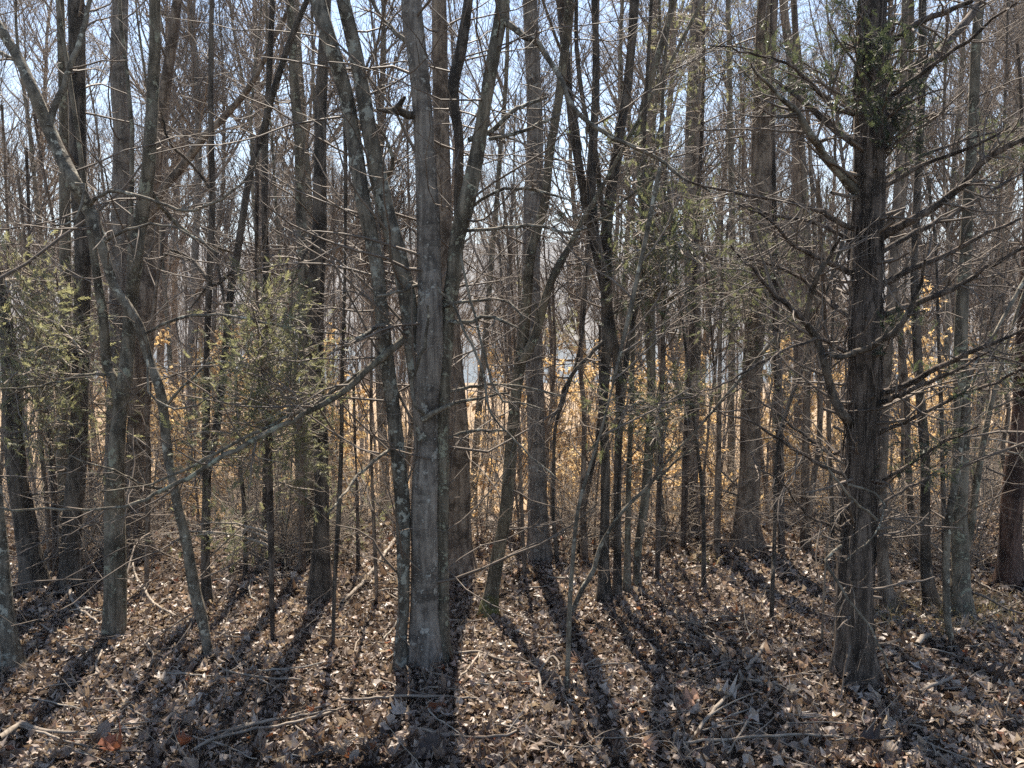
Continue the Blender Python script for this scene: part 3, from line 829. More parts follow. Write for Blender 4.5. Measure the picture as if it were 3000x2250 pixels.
tree('brown_tree', 'wide brown trunk close behind the seamed grey one', 'tree', [
    [(402, 1640, 76), (398, 1428, 66), (404, 1290, 60), (415, 1100, 57), (430, 900, 55), (438, 750, 52), (446, 560, 44), (470, 360, 36), (500, 150, 30), (520, 0, 26)],
    [(440, 640, 26), (475, 560, 26), (540, 480, 26), (600, 400, 24), (660, 340, 20), (740, 240, 16), (830, 60, 12)]],
    mat='brown', H=15, low=8)
tree('poplar_tree', 'grey straight trunk between the blackish trunk and the seamed one, upper half clear', 'tree', [
    [(330, 1640, 50), (335, 1300, 48), (345, 950, 48), (353, 588, 48), (357, 407, 46), (348, 226, 47), (353, 0, 43), (353, -60, 42)]],
    mat='smooth', H=18, low=8)
tree('maple_tree', 'slim grey trunk hugging the near side of the blackish trunk up high', 'tree', [
    [(170, 1660, 40), (185, 1300, 34), (192, 950, 32), (190, 600, 30), (188, 450, 26), (184, 250, 24), (176, 0, 22), (174, -60, 22)]],
    mat='grey', H=15, low=8)
tree('maple_tree', 'grey trunk just before the straight dark one, leaning slightly at the top', 'tree', [
    [(905, 1640, 40), (900, 1300, 34), (890, 900, 32), (886, 700, 31), (881, 588, 30), (877, 407, 30), (862, 226, 27), (850, 0, 24), (848, -60, 24)]],
    mat='grey', H=15, low=8)
tree('maple_tree', 'slim straight trunk between the drooping fork and the yellow green cedar', 'tree', [
    [(782, 1640, 30), (783, 1300, 28), (780, 1000, 24), (779, 800, 20), (775, 588, 20), (778, 407, 18), (790, 200, 17), (800, -40, 16)]],
    mat='dark', H=12, low=8)
tree('brown_tree', 'slim brown trunk left of the orange leafed saplings below the cedar limb', 'tree', [
    [(2360, 1620, 28), (2358, 1428, 25), (2364, 1157, 22), (2370, 900, 21), (2360, 600, 20), (2340, 300, 19), (2325, 0, 18)],
    [(2362, 1560, 18), (2385, 1400, 18), (2400, 1290, 18), (2402, 1150, 16), (2390, 950, 14)]],
    mat='brown', H=14, low=8)
tree('poplar_tree', 'slim grey trunk in the open sky gap behind the lichened limb of the cedar', 'tree', [
    [(2352, 1600, 40), (2345, 1200, 38), (2342, 750, 34), (2340, 560, 34), (2336, 420, 30), (2320, 200, 26), (2300, 60, 24), (2290, -60, 22)]],
    mat='brown', H=16, low=8, D=11.0)
tree('poplar_tree', 'thin straight trunk in the sky gap between two pale poplars', 'tree', [
    [(2140, 1600, 22), (2142, 1200, 20), (2146, 700, 20), (2140, 400, 17), (2136, 150, 15), (2132, -60, 14)]],
    mat='grey', H=15, low=6, D=10.5)

# thin saplings
def sap(label, pts, mat='grey', **k):
    kw = dict(H=4.5, low=6, crown=(6, 3, 3), clen=0.9, flare=0.15, low_len=0.5)
    kw.update(k)
    return tree('sapling', label, 'sapling', [pts], mat=mat, **kw)

sap('thin dark sapling rising from the orange leaves before the pale poplar', [(2062, 1738, 15), (2059, 1473, 12), (2041, 1292, 10), (2014, 1066, 8), (1995, 900, 6), (1980, 780, 5)], 'dark')
sap('thin dark sapling left of the big cedar with a crooked top', [(2260, 1828, 13), (2264, 1700, 13), (2267, 1636, 12), (2271, 1500, 11), (2275, 1337, 10), (2307, 1202, 9), (2339, 1112, 9), (2380, 1000, 6)], 'dark')
sap('wispy stem just left of the big cedar foot', [(2407, 1900, 6), (2412, 1780, 6), (2420, 1640, 6), (2436, 1500, 5), (2430, 1400, 4)], 'brown')
sap('thin red brown sapling behind the mossy leaning trunk', [(1538, 1690, 13), (1530, 1560, 12), (1529, 1500, 11), (1520, 1247, 10), (1510, 1050, 8), (1500, 850, 6)], 'brown')
sap('wavy thin dark stem between the pale poplar and the forking dark tree', [(1633, 1655, 15), (1620, 1500, 11), (1622, 1350, 10), (1628, 1247, 10), (1655, 1157, 10), (1687, 1066, 9), (1705, 976, 9), (1715, 850, 7), (1723, 700, 6)], 'dark', H=6)
sap('straight slim brown sapling close before the forking dark tree', [(1714, 1652, 22), (1708, 1500, 20), (1710, 1350, 17), (1711, 1202, 16), (1700, 1066, 15), (1710, 886, 19), (1722, 750, 21), (1728, 600, 18), (1735, 400, 14), (1745, 200, 11), (1750, 60, 9)], 'brown', H=8)
sap('grey sapling standing alone in the leaf litter of the clearing', [(1658, 2060, 12), (1664, 1930, 14), (1669, 1771, 14), (1678, 1636, 13), (1692, 1500, 12), (1723, 1383, 10), (1759, 1270, 8), (1790, 1150, 6)], 'birch', low=4)
sap('pale lichened stem slanting across the dark forking trunk', [(1673, 1812, 15), (1690, 1760, 14), (1705, 1726, 14), (1741, 1667, 15), (1759, 1600, 13), (1823, 1500, 11), (1904, 1419, 10), (1967, 1337, 8), (2040, 1260, 5)], 'birch', low=4, H=3)
sap('thin sapling just left of the four stemmed tree with a bare lower half', [(976, 1910, 10), (980, 1726, 12), (992, 1500, 15), (1000, 1300, 13), (1002, 1112, 12), (1008, 900, 10), (1012, 700, 8)], 'dark', H=5)
sap('short brown pole near the foot of the straight dark trunk', [(886, 1684, 20), (884, 1500, 18), (881, 1292, 17), (872, 1150, 13), (860, 1000, 9)], 'brown')
sap('skinny stem in red leaves left of the four stemmed tree', [(1104, 1770, 9), (1102, 1690, 11), (1096, 1560, 11), (1090, 1400, 9), (1086, 1200, 8), (1090, 980, 6)], 'brown')
sap('thin stem between the leaning mottled tree and the yellow green cedar', [(720, 1700, 12), (716, 1500, 12), (700, 1300, 10), (690, 1100, 9), (660, 900, 7)], 'dark')
sap('thin brown stem right of the seamed grey trunk', [(430, 1730, 13), (432, 1600, 14), (436, 1350, 14), (430, 1150, 11), (445, 950, 9)], 'brown')
sap('thin stem left of the blackish trunk with a bent top', [(150, 1690, 14), (140, 1500, 14), (125, 1350, 12), (118, 1180, 10), (108, 960, 9), (85, 800, 7)], 'brown')
sap('twisted thin stem before the reddish pine', [(2985, 1560, 12), (2972, 1473, 12), (2945, 1380, 12), (2938, 1310, 12), (2955, 1200, 11), (2940, 1120, 10), (2935, 1000, 8)], 'brown', D=6.6)
sap('slim brown pole behind the crooked grey sapling', [(2768, 1720, 15), (2766, 1560, 15), (2762, 1400, 14), (2758, 1200, 12), (2750, 1000, 10), (2745, 800, 8)], 'dark')
sap('slim sapling left of the wide brown poplar in orange leaves', [(2098, 1640, 18), (2100, 1500, 17), (2106, 1300, 15), (2108, 1100, 12), (2112, 900, 9)], 'brown')
sap('slim sapling in the gap left of the big cedar trunk', [(2440, 1660, 12), (2438, 1500, 12), (2430, 1300, 11), (2432, 1100, 9), (2440, 950, 7)], 'dark')
sap('dark stem slanting up under the tilted twigs in the middle gap', [(1694, 1640, 16), (1705, 1560, 17), (1712, 1480, 16), (1730, 1390, 15), (1748, 1300, 13), (1758, 1200, 10)], 'dark', H=3.6)
# ------------------------------------------------------------------ cedar foliage
def sprig_template(g, n=16):
    """one flat spray of scale leaves: thin pointed blades along a curved twig, length 1"""
    V, T = [], []
    for k in range(n):
        t = 0.05 + 0.95 * k / (n - 1)
        side = 1 if k % 2 else -1
        p = np.array([0.06 * math.sin(3 * t), t, 0.10 * t * t])
        L = (0.42 - 0.26 * t) * g.uniform(0.7, 1.25)
        a = math.radians(g.uniform(22, 50))
        d = np.array([side * math.sin(a), math.cos(a), g.normal(0, 0.3)])
        if k == n - 1:
            d = np.array([0, 1.0, 0.1])
        d /= np.linalg.norm(d)
        w = np.cross(d, [0, 0, 1.0])
        w = w / np.linalg.norm(w) * 0.026 + np.array([0, 0, g.normal(0, 0.012)])
        i = len(V)
        V += [p - w, p + w, p + d * L * 0.55 + w * 1.1, p + d * L]
        T += [(i, i + 1, i + 2), (i, i + 2, i + 3)]
    return np.array(V), np.array(T)


SPRIG = [sprig_template(np.random.default_rng(s)) for s in range(6)]


def rot_to(dirs, roll):
    """matrices whose y axis is dirs"""
    y = dirs / np.linalg.norm(dirs, axis=1, keepdims=True)
    ref = np.where(np.abs(y[:, 2:3]) < 0.9, np.array([[0, 0, 1.0]]), np.array([[1.0, 0, 0]]))
    x = np.cross(y, ref)
    x /= np.linalg.norm(x, axis=1, keepdims=True)
    z = np.cross(x, y)
    c, s = np.cos(roll)[:, None], np.sin(roll)[:, None]
    return np.stack([x * c + z * s, y, -x * s + z * c], 2)


def add_sprigs(bag, pos, dirs, size, g, tint):
    n = len(pos)
    which = g.integers(0, len(SPRIG), n)
    Rm = rot_to(dirs, g.uniform(-1.2, 1.2, n))
    for k, (TV, TT) in enumerate(SPRIG):
        s = np.where(which == k)[0]
        if not len(s):
            continue
        V = np.einsum('nij,vj->nvi', Rm[s], TV) * size[s][:, None, None] + pos[s][:, None]
        T = (TT[None] + (np.arange(len(s)) * len(TV))[:, None, None]).reshape(-1, 3)
        bag.add(V.reshape(-1, 3), None, T, np.repeat(tint[s], len(TV)))


def clump(fol, tw, start, centre, rad, n, g, size=0.10, tint=(0.2, 0.7)):
    """a bough from start to centre that bears n sprays within the radius"""
    start, centre = np.asarray(start, float), np.asarray(centre, float)
    L = np.linalg.norm(centre - start)
    m = 8
    t = np.linspace(0, 1, m)[:, None]
    path = start * (1 - t) + centre * t + np.array([0, 0, 1.0]) * (np.sin(t * np.pi) * 0.06 * L) + g.normal(0, 0.012, (m, 3)) * t
    rr = np.linspace(0.004 + 0.006 * min(1, L), 0.003, m)
    tw.tubes(path[None], rr[None], 5)
    nb = max(7, n // 10)
    S1, Q1 = grow(path[None], rr[None], nb, 0.15, 1.0, rad * 1.3, (58, 20), 6, 0.05, 0.16, 0.7, 0.0016, seedrng=g, tip_short=0.2)
    S2, Q2 = grow(S1, Q1, 3, 0.2, 1.0, rad * 0.5, (45, 15), 4, 0.05, 0.18, 0.7, 0.0013, seedrng=g)
    tw.tubes(S1, Q1, 3)
    tw.tubes(S2, Q2, 3)
    allP = np.concatenate([S1[:, 1:].reshape(-1, 3), S2.reshape(-1, 3), S2[:, -1].reshape(-1, 3)])
    allD = np.concatenate([(S1[:, 1:] - S1[:, :-1]).reshape(-1, 3), np.repeat((S2[:, -1] - S2[:, 0])[:, None], 4, 1).reshape(-1, 3), S2[:, -1] - S2[:, -2]])
    k = g.integers(0, len(allP), n)
    pos = allP[k] + g.normal(0, 0.02, (n, 3))
    d = allD[k] / (np.linalg.norm(allD[k], axis=1, keepdims=True) + 1e-9) + g.normal(0, 0.45, (n, 3))
    add_sprigs(fol, pos, d, size * g.uniform(0.6, 1.4, n), g, g.uniform(tint[0], tint[1], n))


def small_cedar(label, stem, clumps, D=None, tint=(0.3, 0.9), n=70, size=0.068, H=5, mat='cedar', seed=1):
    """young cedar: traced stem, foliage clumps (x, y, radius px, depth offset)"""
    root, base, D = tree('cedar_sapling', label, 'cedar', [stem], D=D, mat=mat, H=H, low=14, crown=(6, 3, 3), clen=0.8, low_len=0.6, flare=0.15)
    g = np.random.default_rng(seed)
    fol, tw = Bag(), Bag()
    sx = np.array([p[0] for p in stem], float)[::-1]
    sy = np.array([p[1] for p in stem], float)[::-1]
    for (x, y, r, dz) in clumps:
        ay = min(max(y + r * 0.5, sy[0]), sy[-1])
        start = pix(float(np.interp(ay, sy, sx)), ay, D)
        c = pix(x, y, D + dz * 1.5)
        rm = r * 2.0 / F * D
        clump(fol, tw, start, c, rm, int(0.95 * n * max(0.5, (r / 70.0)) ** 1.3), g, size, tint)
    tag(link('foliage', fol.mesh('foliage', M['cedar_leaf'], base, False, True), root), kind='stuff')
    tag(link('twigs', tw.mesh('twigs', M['brush'], base), root), kind='stuff')
    return root


g = np.random.default_rng(5)
def scatter(n, x0, x1, y0, y1, r0, r1, dz, near=0.0):
    return [(g.uniform(x0, x1), g.uniform(y0, y1), g.uniform(r0, r1), g.uniform(-dz, dz) - near) for _ in range(n)]

small_cedar('young cedar with sunlit yellow green sprays before the straight dark trunk',
            [(800, 1888, 13), (797, 1760, 15), (795, 1636, 17), (791, 1500, 20), (787, 1383, 24), (787, 1247, 19), (770, 1066, 14), (760, 950, 10), (752, 860, 7), (750, 800, 5)],
            scatter(16, 660, 920, 940, 1170, 40, 70, 0.45, 0.1) + scatter(8, 700, 840, 840, 960, 30, 55, 0.3) + scatter(12, 620, 940, 1150, 1340, 40, 70, 0.5, 0.1) + scatter(7, 880, 970, 1050, 1460, 35, 55, 0.4) + scatter(6, 560, 700, 1180, 1560, 30, 55, 0.4)
            + [(640, 1090, 55, -0.2), (620, 1130, 45, 0.2), (470, 1570, 60, 0.3), (560, 1540, 45, 0.2), (760, 1560, 50, 0.3), (680, 1580, 40, 0.2), (850, 1420, 50, 0.2)],
            tint=(0.5, 1.0), n=50, H=3.6, seed=3)  # pale tint stands for sun on the sprays
small_cedar('young cedar with olive sprays spread over the bent dark trunk',
            [(165, 1700, 16), (160, 1500, 18), (150, 1300, 17), (120, 1120, 15), (100, 950, 12), (90, 820, 9), (85, 730, 6)],
            scatter(13, 0, 170, 790, 960, 45, 75, 0.4, 0.5) + scatter(20, 0, 300, 940, 1130, 45, 75, 0.5, 0.6) + scatter(14, 0, 300, 1110, 1300, 40, 70, 0.5, 0.5) + [(30, 1060, 60, 0.1), (380, 1230, 50, 0.0), (420, 1190, 40, 0.2), (100, 1300, 60, 0.1)],
            tint=(0.65, 1.0), n=46, H=4.2, seed=4)  # raised tint paints sunlight into these sprays
small_cedar('small cedar with pale green sprays low beside the four stemmed tree',
            [(1050, 1690, 12), (1048, 1560, 11), (1046, 1450, 8), (1044, 1380, 5)],
            [(1050, 1430, 55, 0), (1030, 1500, 60, 0.2), (1090, 1470, 45, 0.1), (1010, 1560, 50, 0.2), (1070, 1560, 45, -0.1)],
            tint=(0.4, 0.9), n=46, H=2.2, seed=6)
small_cedar('slim cedar with dark sprays in the middle of the tangle of stems',
            [(1925, 1720, 14), (1930, 1500, 18), (1935, 1300, 17), (1940, 1100, 15), (1945, 850, 13), (1950, 650, 10), (1945, 500, 7)],
            scatter(11, 1820, 2080, 640, 800, 45, 70, 0.4, 1.0) + scatter(8, 1800, 2050, 760, 920, 40, 65, 0.4, 0.9) + scatter(5, 1760, 1900, 430, 560, 30, 50, 0.4, 0.6) + scatter(6, 1730, 1830, 1180, 1260, 35, 50, 0.3, 0.9) + scatter(5, 1880, 1980, 1180, 1310, 35, 50, 0.3, 0.9) + scatter(4, 1960, 2140, 1130, 1200, 35, 55, 0.4),
            tint=(0.1, 0.6), n=58, H=5.5, seed=8)
small_cedar('far small cedar in pale yellow sprays beside the pale grey poplar',
            [(1618, 1600, 16), (1620, 1300, 16), (1615, 1000, 12), (1605, 850, 7)],
            [(1590, 860, 45, 0), (1610, 900, 40, 0.3), (1640, 950, 45, 0), (1600, 1000, 45, 0.2), (1660, 980, 40, 0)], D=11.0,
            tint=(0.6, 1.0), n=40, size=0.10, H=5.5, seed=9)
small_cedar('cedar with olive haze of sprays behind the big cedar limbs',
            [(2290, 1640, 20), (2285, 1300, 22), (2275, 1000, 20), (2270, 700, 16), (2265, 400, 12), (2262, 180, 8)],
            scatter(12, 2120, 2340, 900, 1180, 45, 85, 0.6) + scatter(10, 2140, 2380, 650, 900, 45, 85, 0.6) + scatter(8, 2190, 2330, 150, 330, 40, 65, 0.4),
            tint=(0.05, 0.6), n=56, H=7, seed=10)
small_cedar('cedar top of pale sprays high before the pale straight poplar',
            [(2000, 1640, 18), (2010, 1300, 20), (2030, 900, 18), (2050, 500, 14), (2060, 250, 10), (2062, 60, 7)],
            scatter(16, 1900, 2150, 30, 330, 45, 80, 0.6), D=7.4, tint=(0.3, 0.9), n=46, H=7, seed=11)
small_cedar('thin cedar with dark tufts out past the reddish pine',
            [(3040, 1700, 22), (3030, 1300, 22), (3020, 1000, 20), (3010, 700, 16), (3000, 450, 11)],
            scatter(6, 2880, 3000, 380, 480, 45, 70, 0.4) + scatter(5, 2900, 2990, 1060, 1140, 35, 55, 0.3) + scatter(3, 2700, 2780, 1290, 1350, 30, 45, 0.2), D=6.0,
            tint=(0.0, 0.4), n=60, H=6, seed=12)
# the dark tufts that the big cedar itself bears
big = [o for o in bpy.data.objects if o.name == 'cedar_tree'][0]
bb = np.array(big.location)
fol, tw = Bag(), Bag()
for (x, y, r, dz) in [(2540, 240, 60, -0.35), (2600, 270, 55, -0.4), (2500, 280, 45, -0.5), (2520, 20, 60, -0.4), (2640, 50, 50, -0.4), (2460, 60, 45, -0.3), (2690, 370, 45, -0.2), (2660, 340, 40, -0.1),
                      (2270, 230, 60, 0.1), (2240, 200, 50, -0.2), (2290, 170, 50, 0.2), (2760, 150, 40, 0.2), (2640, 260, 40, 0.1), (2620, 960, 30, -0.3), (2680, 900, 35, -0.2), (2720, 1330, 45, -0.3), (2760, 1310, 40, -0.3), (2700, 400, 45, 0), (2930, 1090, 45, -0.3)]:
    sx = 2515 if x < 2540 else 2580
    clump(fol, tw, pix(sx, min(y + 110, 1500), bb[1]), pix(x, y, bb[1] + dz), r * 1.5 / F * bb[1], int(46 * (r / 50) ** 1.2), g, 0.06, (0.0, 0.15))
tag(link('foliage', fol.mesh('foliage', M['cedar_leaf'], bb, False, True), big), kind='stuff')
tag(link('twigs', tw.mesh('twigs', M['twig'], bb), big), kind='stuff')
# shaggy strips of bark hanging on its trunk
st = Bag()
for k in range(260):
    y = g.uniform(-40, 1900)
    xc = np.interp(y, [0, 340, 840, 1270, 1680, 1950], [2560, 2547, 2536, 2524, 2506, 2504])
    rc = np.interp(y, [0, 840, 1680, 1900], [40, 43, 48, 52]) / F * depth(pix(xc, y, bb[1]))
    a = g.uniform(math.pi * 0.95, math.pi * 2.05)
    c = pix(xc, y, bb[1])
    L = g.uniform(0.08, 0.32)
    t = np.linspace(0, 1, 5)[:, None]
    o = np.array([math.cos(a), math.sin(a), 0])
    p = c + o * (rc * 1.0 + 0.012 * np.sin(t * np.pi * g.uniform(0.4, 1.1)) * g.uniform(0.3, 1.6)) + np.array([0, 0, -1]) * L * t + np.cross(o, [0, 0, 1]) * (g.normal(0, 0.02) * t)
    st.tubes(p[None], (np.array([0.5, 1, 1, 0.8, 0.3]) * g.uniform(0.002, 0.0055))[None], 4)
tag(link('bark_strips', st.mesh('bark_strips', M['cedar'], bb), big), kind='stuff')
# ------------------------------------------------------------------ the woods behind: copies of a few bare trees
def proto_tree(seed, H, r0, n1, n2, n3, fork=0.0, lean=0.03, matn='grey', t_low=0.25, spread=42, clen=None, tw=1.0):
    g = np.random.default_rng(seed)
    n = 26
    d = np.array([g.normal(0, lean), g.normal(0, lean), 1.0])
    p = np.zeros(3)
    pts = [p.copy() - np.array([0, 0, 0.4])]
    for k in range(n):
        d = d + g.normal(0, 0.03, 3) + np.array([0, 0, 0.05])
        d /= np.linalg.norm(d)
        p = p + d * H / n
        pts.append(p.copy())
    path = np.array(pts)
    t = np.linspace(0, 1, n + 1)
    rad = np.maximum(r0 * (1 - t) ** 0.75, 0.012)
    cur = catmull(np.hstack([path, rad[:, None]]), 0.3)
    Vv, Qq = trunk_geo(cur[:, :3], np.maximum(cur[:, 3], 0.01), 12, 0.3, g, 0.06)
    tm = mesh_from('trunk', Vv, [Qq], M[matn])
    clen = clen or H * 0.2
    L1, R1 = grow(path[None], rad[None], n1, t_low, 0.98, clen, (spread, 12), 10, 0.8, 0.10, 0.5, 0.009 * tw, seedrng=g, tip_short=0.5)
    L2, R2 = grow(L1, R1, n2, 0.15, 1.0, clen * 0.42, (42, 14), 7, 0.55, 0.13, 0.6, 0.006 * tw, seedrng=g)
    L3, R3 = grow(L2, R2, n3, 0.15, 1.0, clen * 0.17, (40, 14), 4, 0.3, 0.16, 0.7, 0.004 * tw, seedrng=g)
    bg_ = Bag()
    bg_.tubes(L1, R1, 5)
    bg_.tubes(L2, R2, 3)
    bg_.tubes(L3, R3, 3)
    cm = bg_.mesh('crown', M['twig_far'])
    return tm, cm


def plant(name, label, cat, group, meshes, loc, rz, s, kinds=(None, 'stuff'), parts=('trunk', 'crown')):
    o = link(name, None, None, loc)
    o.rotation_euler = (0, 0, rz)
    o.scale = (s, s, s)
    tag(o, label, cat, group)
    for me, pn, kd in zip(meshes, parts, kinds):
        if me is not None:
            c = link(pn, me, o)
            if kd:
                c['kind'] = kd
    return o


PROT = [proto_tree(11, 17, 0.12, 46, 10, 9, matn='grey'), proto_tree(12, 15, 0.08, 44, 10, 9, matn='grey', lean=0.06, spread=36), proto_tree(13, 19, 0.14, 46, 10, 9, matn='brown', t_low=0.35),
        proto_tree(14, 13, 0.055, 42, 9, 9, matn='smooth', lean=0.08, spread=35), proto_tree(15, 16, 0.09, 46, 10, 9, matn='smooth', lean=0.05), proto_tree(16, 18, 0.11, 46, 10, 9, matn='smooth', spread=50)]
SLIM = [proto_tree(17, 12, 0.06, 20, 6, 5, matn='dark', lean=0.10, spread=34, t_low=0.3, tw=0.45), proto_tree(18, 11, 0.05, 18, 6, 5, matn='grey', lean=0.09, spread=32, t_low=0.3, tw=0.45), proto_tree(19, 14, 0.08, 20, 6, 5, matn='brown', lean=0.05, t_low=0.4, tw=0.45)]
g = np.random.default_rng(21)
spots = []
tries = 0
while len(spots) < 104 and tries < 9000:
    tries += 1
    D = g.uniform(9.5, 18) if len(spots) < 9 else 18.5 + 40 * g.random() ** 1.6
    x = (((tries * 0.618034) % 1) * 2 - 1) * (0.76 * D + 1.5)
    mind = 0.7 + 0.03 * D
    if D > 20 and -0.08 < x / D < 0.30 and g.random() < 0.5:
        continue
    if all((x - a) ** 2 + (D - b) ** 2 > mind ** 2 for a, b in spots):
        spots.append((x, D))
for k, (x, D) in enumerate(spots):
    far = D > 24
    pr = SLIM[int(g.integers(0, len(SLIM)))] if D < 18 else PROT[int(g.integers(0, len(PROT)))]
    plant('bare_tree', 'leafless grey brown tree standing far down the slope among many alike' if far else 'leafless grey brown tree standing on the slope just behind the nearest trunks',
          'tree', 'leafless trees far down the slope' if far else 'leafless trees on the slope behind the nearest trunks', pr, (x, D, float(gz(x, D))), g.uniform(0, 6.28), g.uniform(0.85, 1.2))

# understory poles
SAP = [proto_tree(31 + k, h, r, n1, 4, 3, matn=mt, lean=0.10, spread=38, t_low=0.12, clen=cl, tw=0.36) for k, (h, r, n1, mt, cl) in enumerate([(3.8, 0.017, 20, 'brown', 0.8), (4.4, 0.02, 22, 'brown', 0.9), (3.0, 0.013, 18, 'smooth', 0.7), (5.2, 0.026, 24, 'grey', 1.0), (2.4, 0.010, 16, 'brown', 0.6)])]
for k in range(250):
    D = 7.4 + 20 * g.random() ** 1.2
    x = g.uniform(-1, 1) * (0.75 * D + 0.5)
    plant('thin_sapling', 'thin leafless sapling among the brush on the slope', 'sapling', 'thin leafless saplings in the brush', SAP[int(g.integers(0, len(SAP)))], (x, D, float(gz(x, D))), g.uniform(0, 6.28), g.uniform(0.7, 1.25))

# leafless shrubs along the crest
def proto_shrub(seed, H, ns):
    g = np.random.default_rng(seed)
    P, R = [], []
    for k in range(ns):
        d = np.array([g.normal(0, 0.45), g.normal(0, 0.45), 1.0])
        p = np.array([g.normal(0, 0.06), g.normal(0, 0.06), -0.1])
        L = H * g.uniform(0.6, 1.15)
        pts = [p]
        for j in range(8):
            d = d + g.normal(0, 0.12, 3)
            d /= np.linalg.norm(d)
            pts.append(pts[-1] + d * L / 8)
        P.append(pts)
        R.append(np.linspace(g.uniform(0.005, 0.010), 0.003, 9))
    P, R = np.array(P), np.array(R)
    L1, R1 = grow(P, R, 9, 0.15, 1.0, H * 0.42, (45, 18), 7, 0.1, 0.16, 0.6, 0.0026, seedrng=g)
    L2, R2 = grow(L1, R1, 5, 0.2, 1.0, H * 0.18, (45, 18), 5, 0.0, 0.18, 0.7, 0.0022, seedrng=g)
    b1, b2 = Bag(), Bag()
    b1.tubes(P, R, 5)
    b2.tubes(L1, R1, 3)
    b2.tubes(L2, R2, 3)
    return b1.mesh('stems', M['smooth']), b2.mesh('twigs', M['brush'])


SHR = [proto_shrub(71, 1.3, 7), proto_shrub(72, 1.7, 6), proto_shrub(73, 0.9, 8)]
for k in range(105):
    D = 6.6 + 8 * g.random() ** 1.3
    x = g.uniform(-1, 1) * (0.75 * D + 0.5)
    plant('bare_shrub', 'leafless twiggy shrub in the tangle along the crest of the slope', 'shrub', 'leafless shrubs along the crest', SHR[int(g.integers(0, 3))], (x, D, float(gz(x, D))), g.uniform(0, 6.28), g.uniform(0.7, 1.2),
          kinds=('stuff', 'stuff'), parts=('stems', 'twigs'))

# saplings that keep their tan leaves
def leaf_tri(n_w=2):
    """folded oval leaf, length 1 along y"""
    V = np.array([(0, 0, 0), (-0.20, 0.28, 0.07), (0.20, 0.28, 0.07), (-0.24, 0.58, 0.08), (0.24, 0.58, 0.08), (0, 0.5, 0), (0, 1, -0.06)], float)
    T = np.array([(0, 5, 1), (0, 2, 5), (1, 5, 3), (2, 4, 5), (3, 5, 6), (5, 4, 6)])
    return V, T


LV, LT = leaf_tri()


def add_leaves(bag, V0, T0, pos, dirs, size, g, tint):
    n = len(pos)
    Rm = rot_to(dirs, g.uniform(-1.0, 1.0, n))
    TV = np.repeat(V0[None], n, 0).copy()
    TV[:, :, 2] += g.normal(0, 0.25, n)[:, None] * (TV[:, :, 1] ** 2) + g.normal(0, 0.9, n)[:, None] * TV[:, :, 0] ** 2
    V = np.einsum('nij,nvj->nvi', Rm, TV) * size[:, None, None] + pos[:, None]
    T = (T0[None] + (np.arange(n) * len(V0))[:, None, None]).reshape(-1, 3)
    bag.add(V.reshape(-1, 3), None, T, np.repeat(tint, len(V0)))


def proto_beech(seed, H, r0, n1, nl):
    g = np.random.default_rng(seed)
    n = 16
    d = np.array([g.normal(0, 0.06), g.normal(0, 0.06), 1.0])
    pts = [np.array([0, 0, -0.3])]
    for k in range(n):
        d = d + g.normal(0, 0.05, 3) + np.array([0, 0, 0.06])
        d /= np.linalg.norm(d)
        pts.append(pts[-1] + d * H / n)
    path = np.array(pts)
    rad = np.maximum(r0 * (1 - np.linspace(0, 1, n + 1)) ** 0.8, 0.005)
    Vv, Qq = trunk_geo(path, rad, 7, 0.1, g, 0.05)
    tm = mesh_from('trunk', Vv, [Qq], M['smooth'])
    L1, R1 = grow(path[None], rad[None], n1, 0.10, 1.0, H * 0.30, (62, 12), 7, 0.15, 0.12, 0.5, 0.004, seedrng=g)
    L2, R2 = grow(L1, R1, 5, 0.2, 1.0, H * 0.11, (45, 12), 5, 0.05, 0.14, 0.6, 0.003, seedrng=g)
    b1 = Bag()
    b1.tubes(L1, R1, 4)
    b1.tubes(L2, R2, 3)
    cm = b1.mesh('twigs', M['twig'])
    b2 = Bag()
    ends = L2[:, 1:].reshape(-1, 3)
    dd = (L2[:, 1:] - L2[:, :-1]).reshape(-1, 3)
    k = g.integers(0, len(ends), nl)
    di = dd[k] / np.linalg.norm(dd[k], axis=1, keepdims=True) * 0.6 + g.normal(0, 0.5, (nl, 3)) + np.array([0, 0, -0.55])
    add_leaves(b2, LV, LT, ends[k] + g.normal(0, 0.02, (nl, 3)), di, g.uniform(0.05, 0.105, nl), g, g.random(nl))
    fm = b2.mesh('foliage', M['beech'], smooth_shade=False, tint=True)
    return tm, cm, fm


BEE = [proto_beech(51, 3.6, 0.020, 18, 1000), proto_beech(52, 4.6, 0.025, 20, 1300), proto_beech(53, 2.6, 0.014, 16, 700), proto_beech(54, 6.0, 0.034, 24, 1600)]
for k in range(120):
    # picture columns where the photograph shows tan leaves
    px = g.choice([1150, 1460, 1600, 1700, 1780, 1850, 1950, 2030, 2100, 2300, 2360, 2450, 2640, 2700, 700, 860, 560, 2900, 480, 1000, 250]) + g.normal(0, 70)
    D = g.uniform(8.6, 24)
    x = (px - 1500) / F * D
    i = int(g.integers(0, 4))
    s = (EYE - 0.03 * D - float(gz(x, D))) * g.uniform(0.35, 1.05) / (3.6, 4.6, 2.6, 6.0)[i]
    plant('beech_sapling', 'young beech still holding its dry orange tan leaves below the crest', 'sapling', 'leaf holding beech saplings below the crest', BEE[i], (x, D, float(gz(x, D))), g.uniform(0, 6.28), s,
          kinds=(None, 'stuff', 'stuff'), parts=('trunk', 'twigs', 'foliage'))
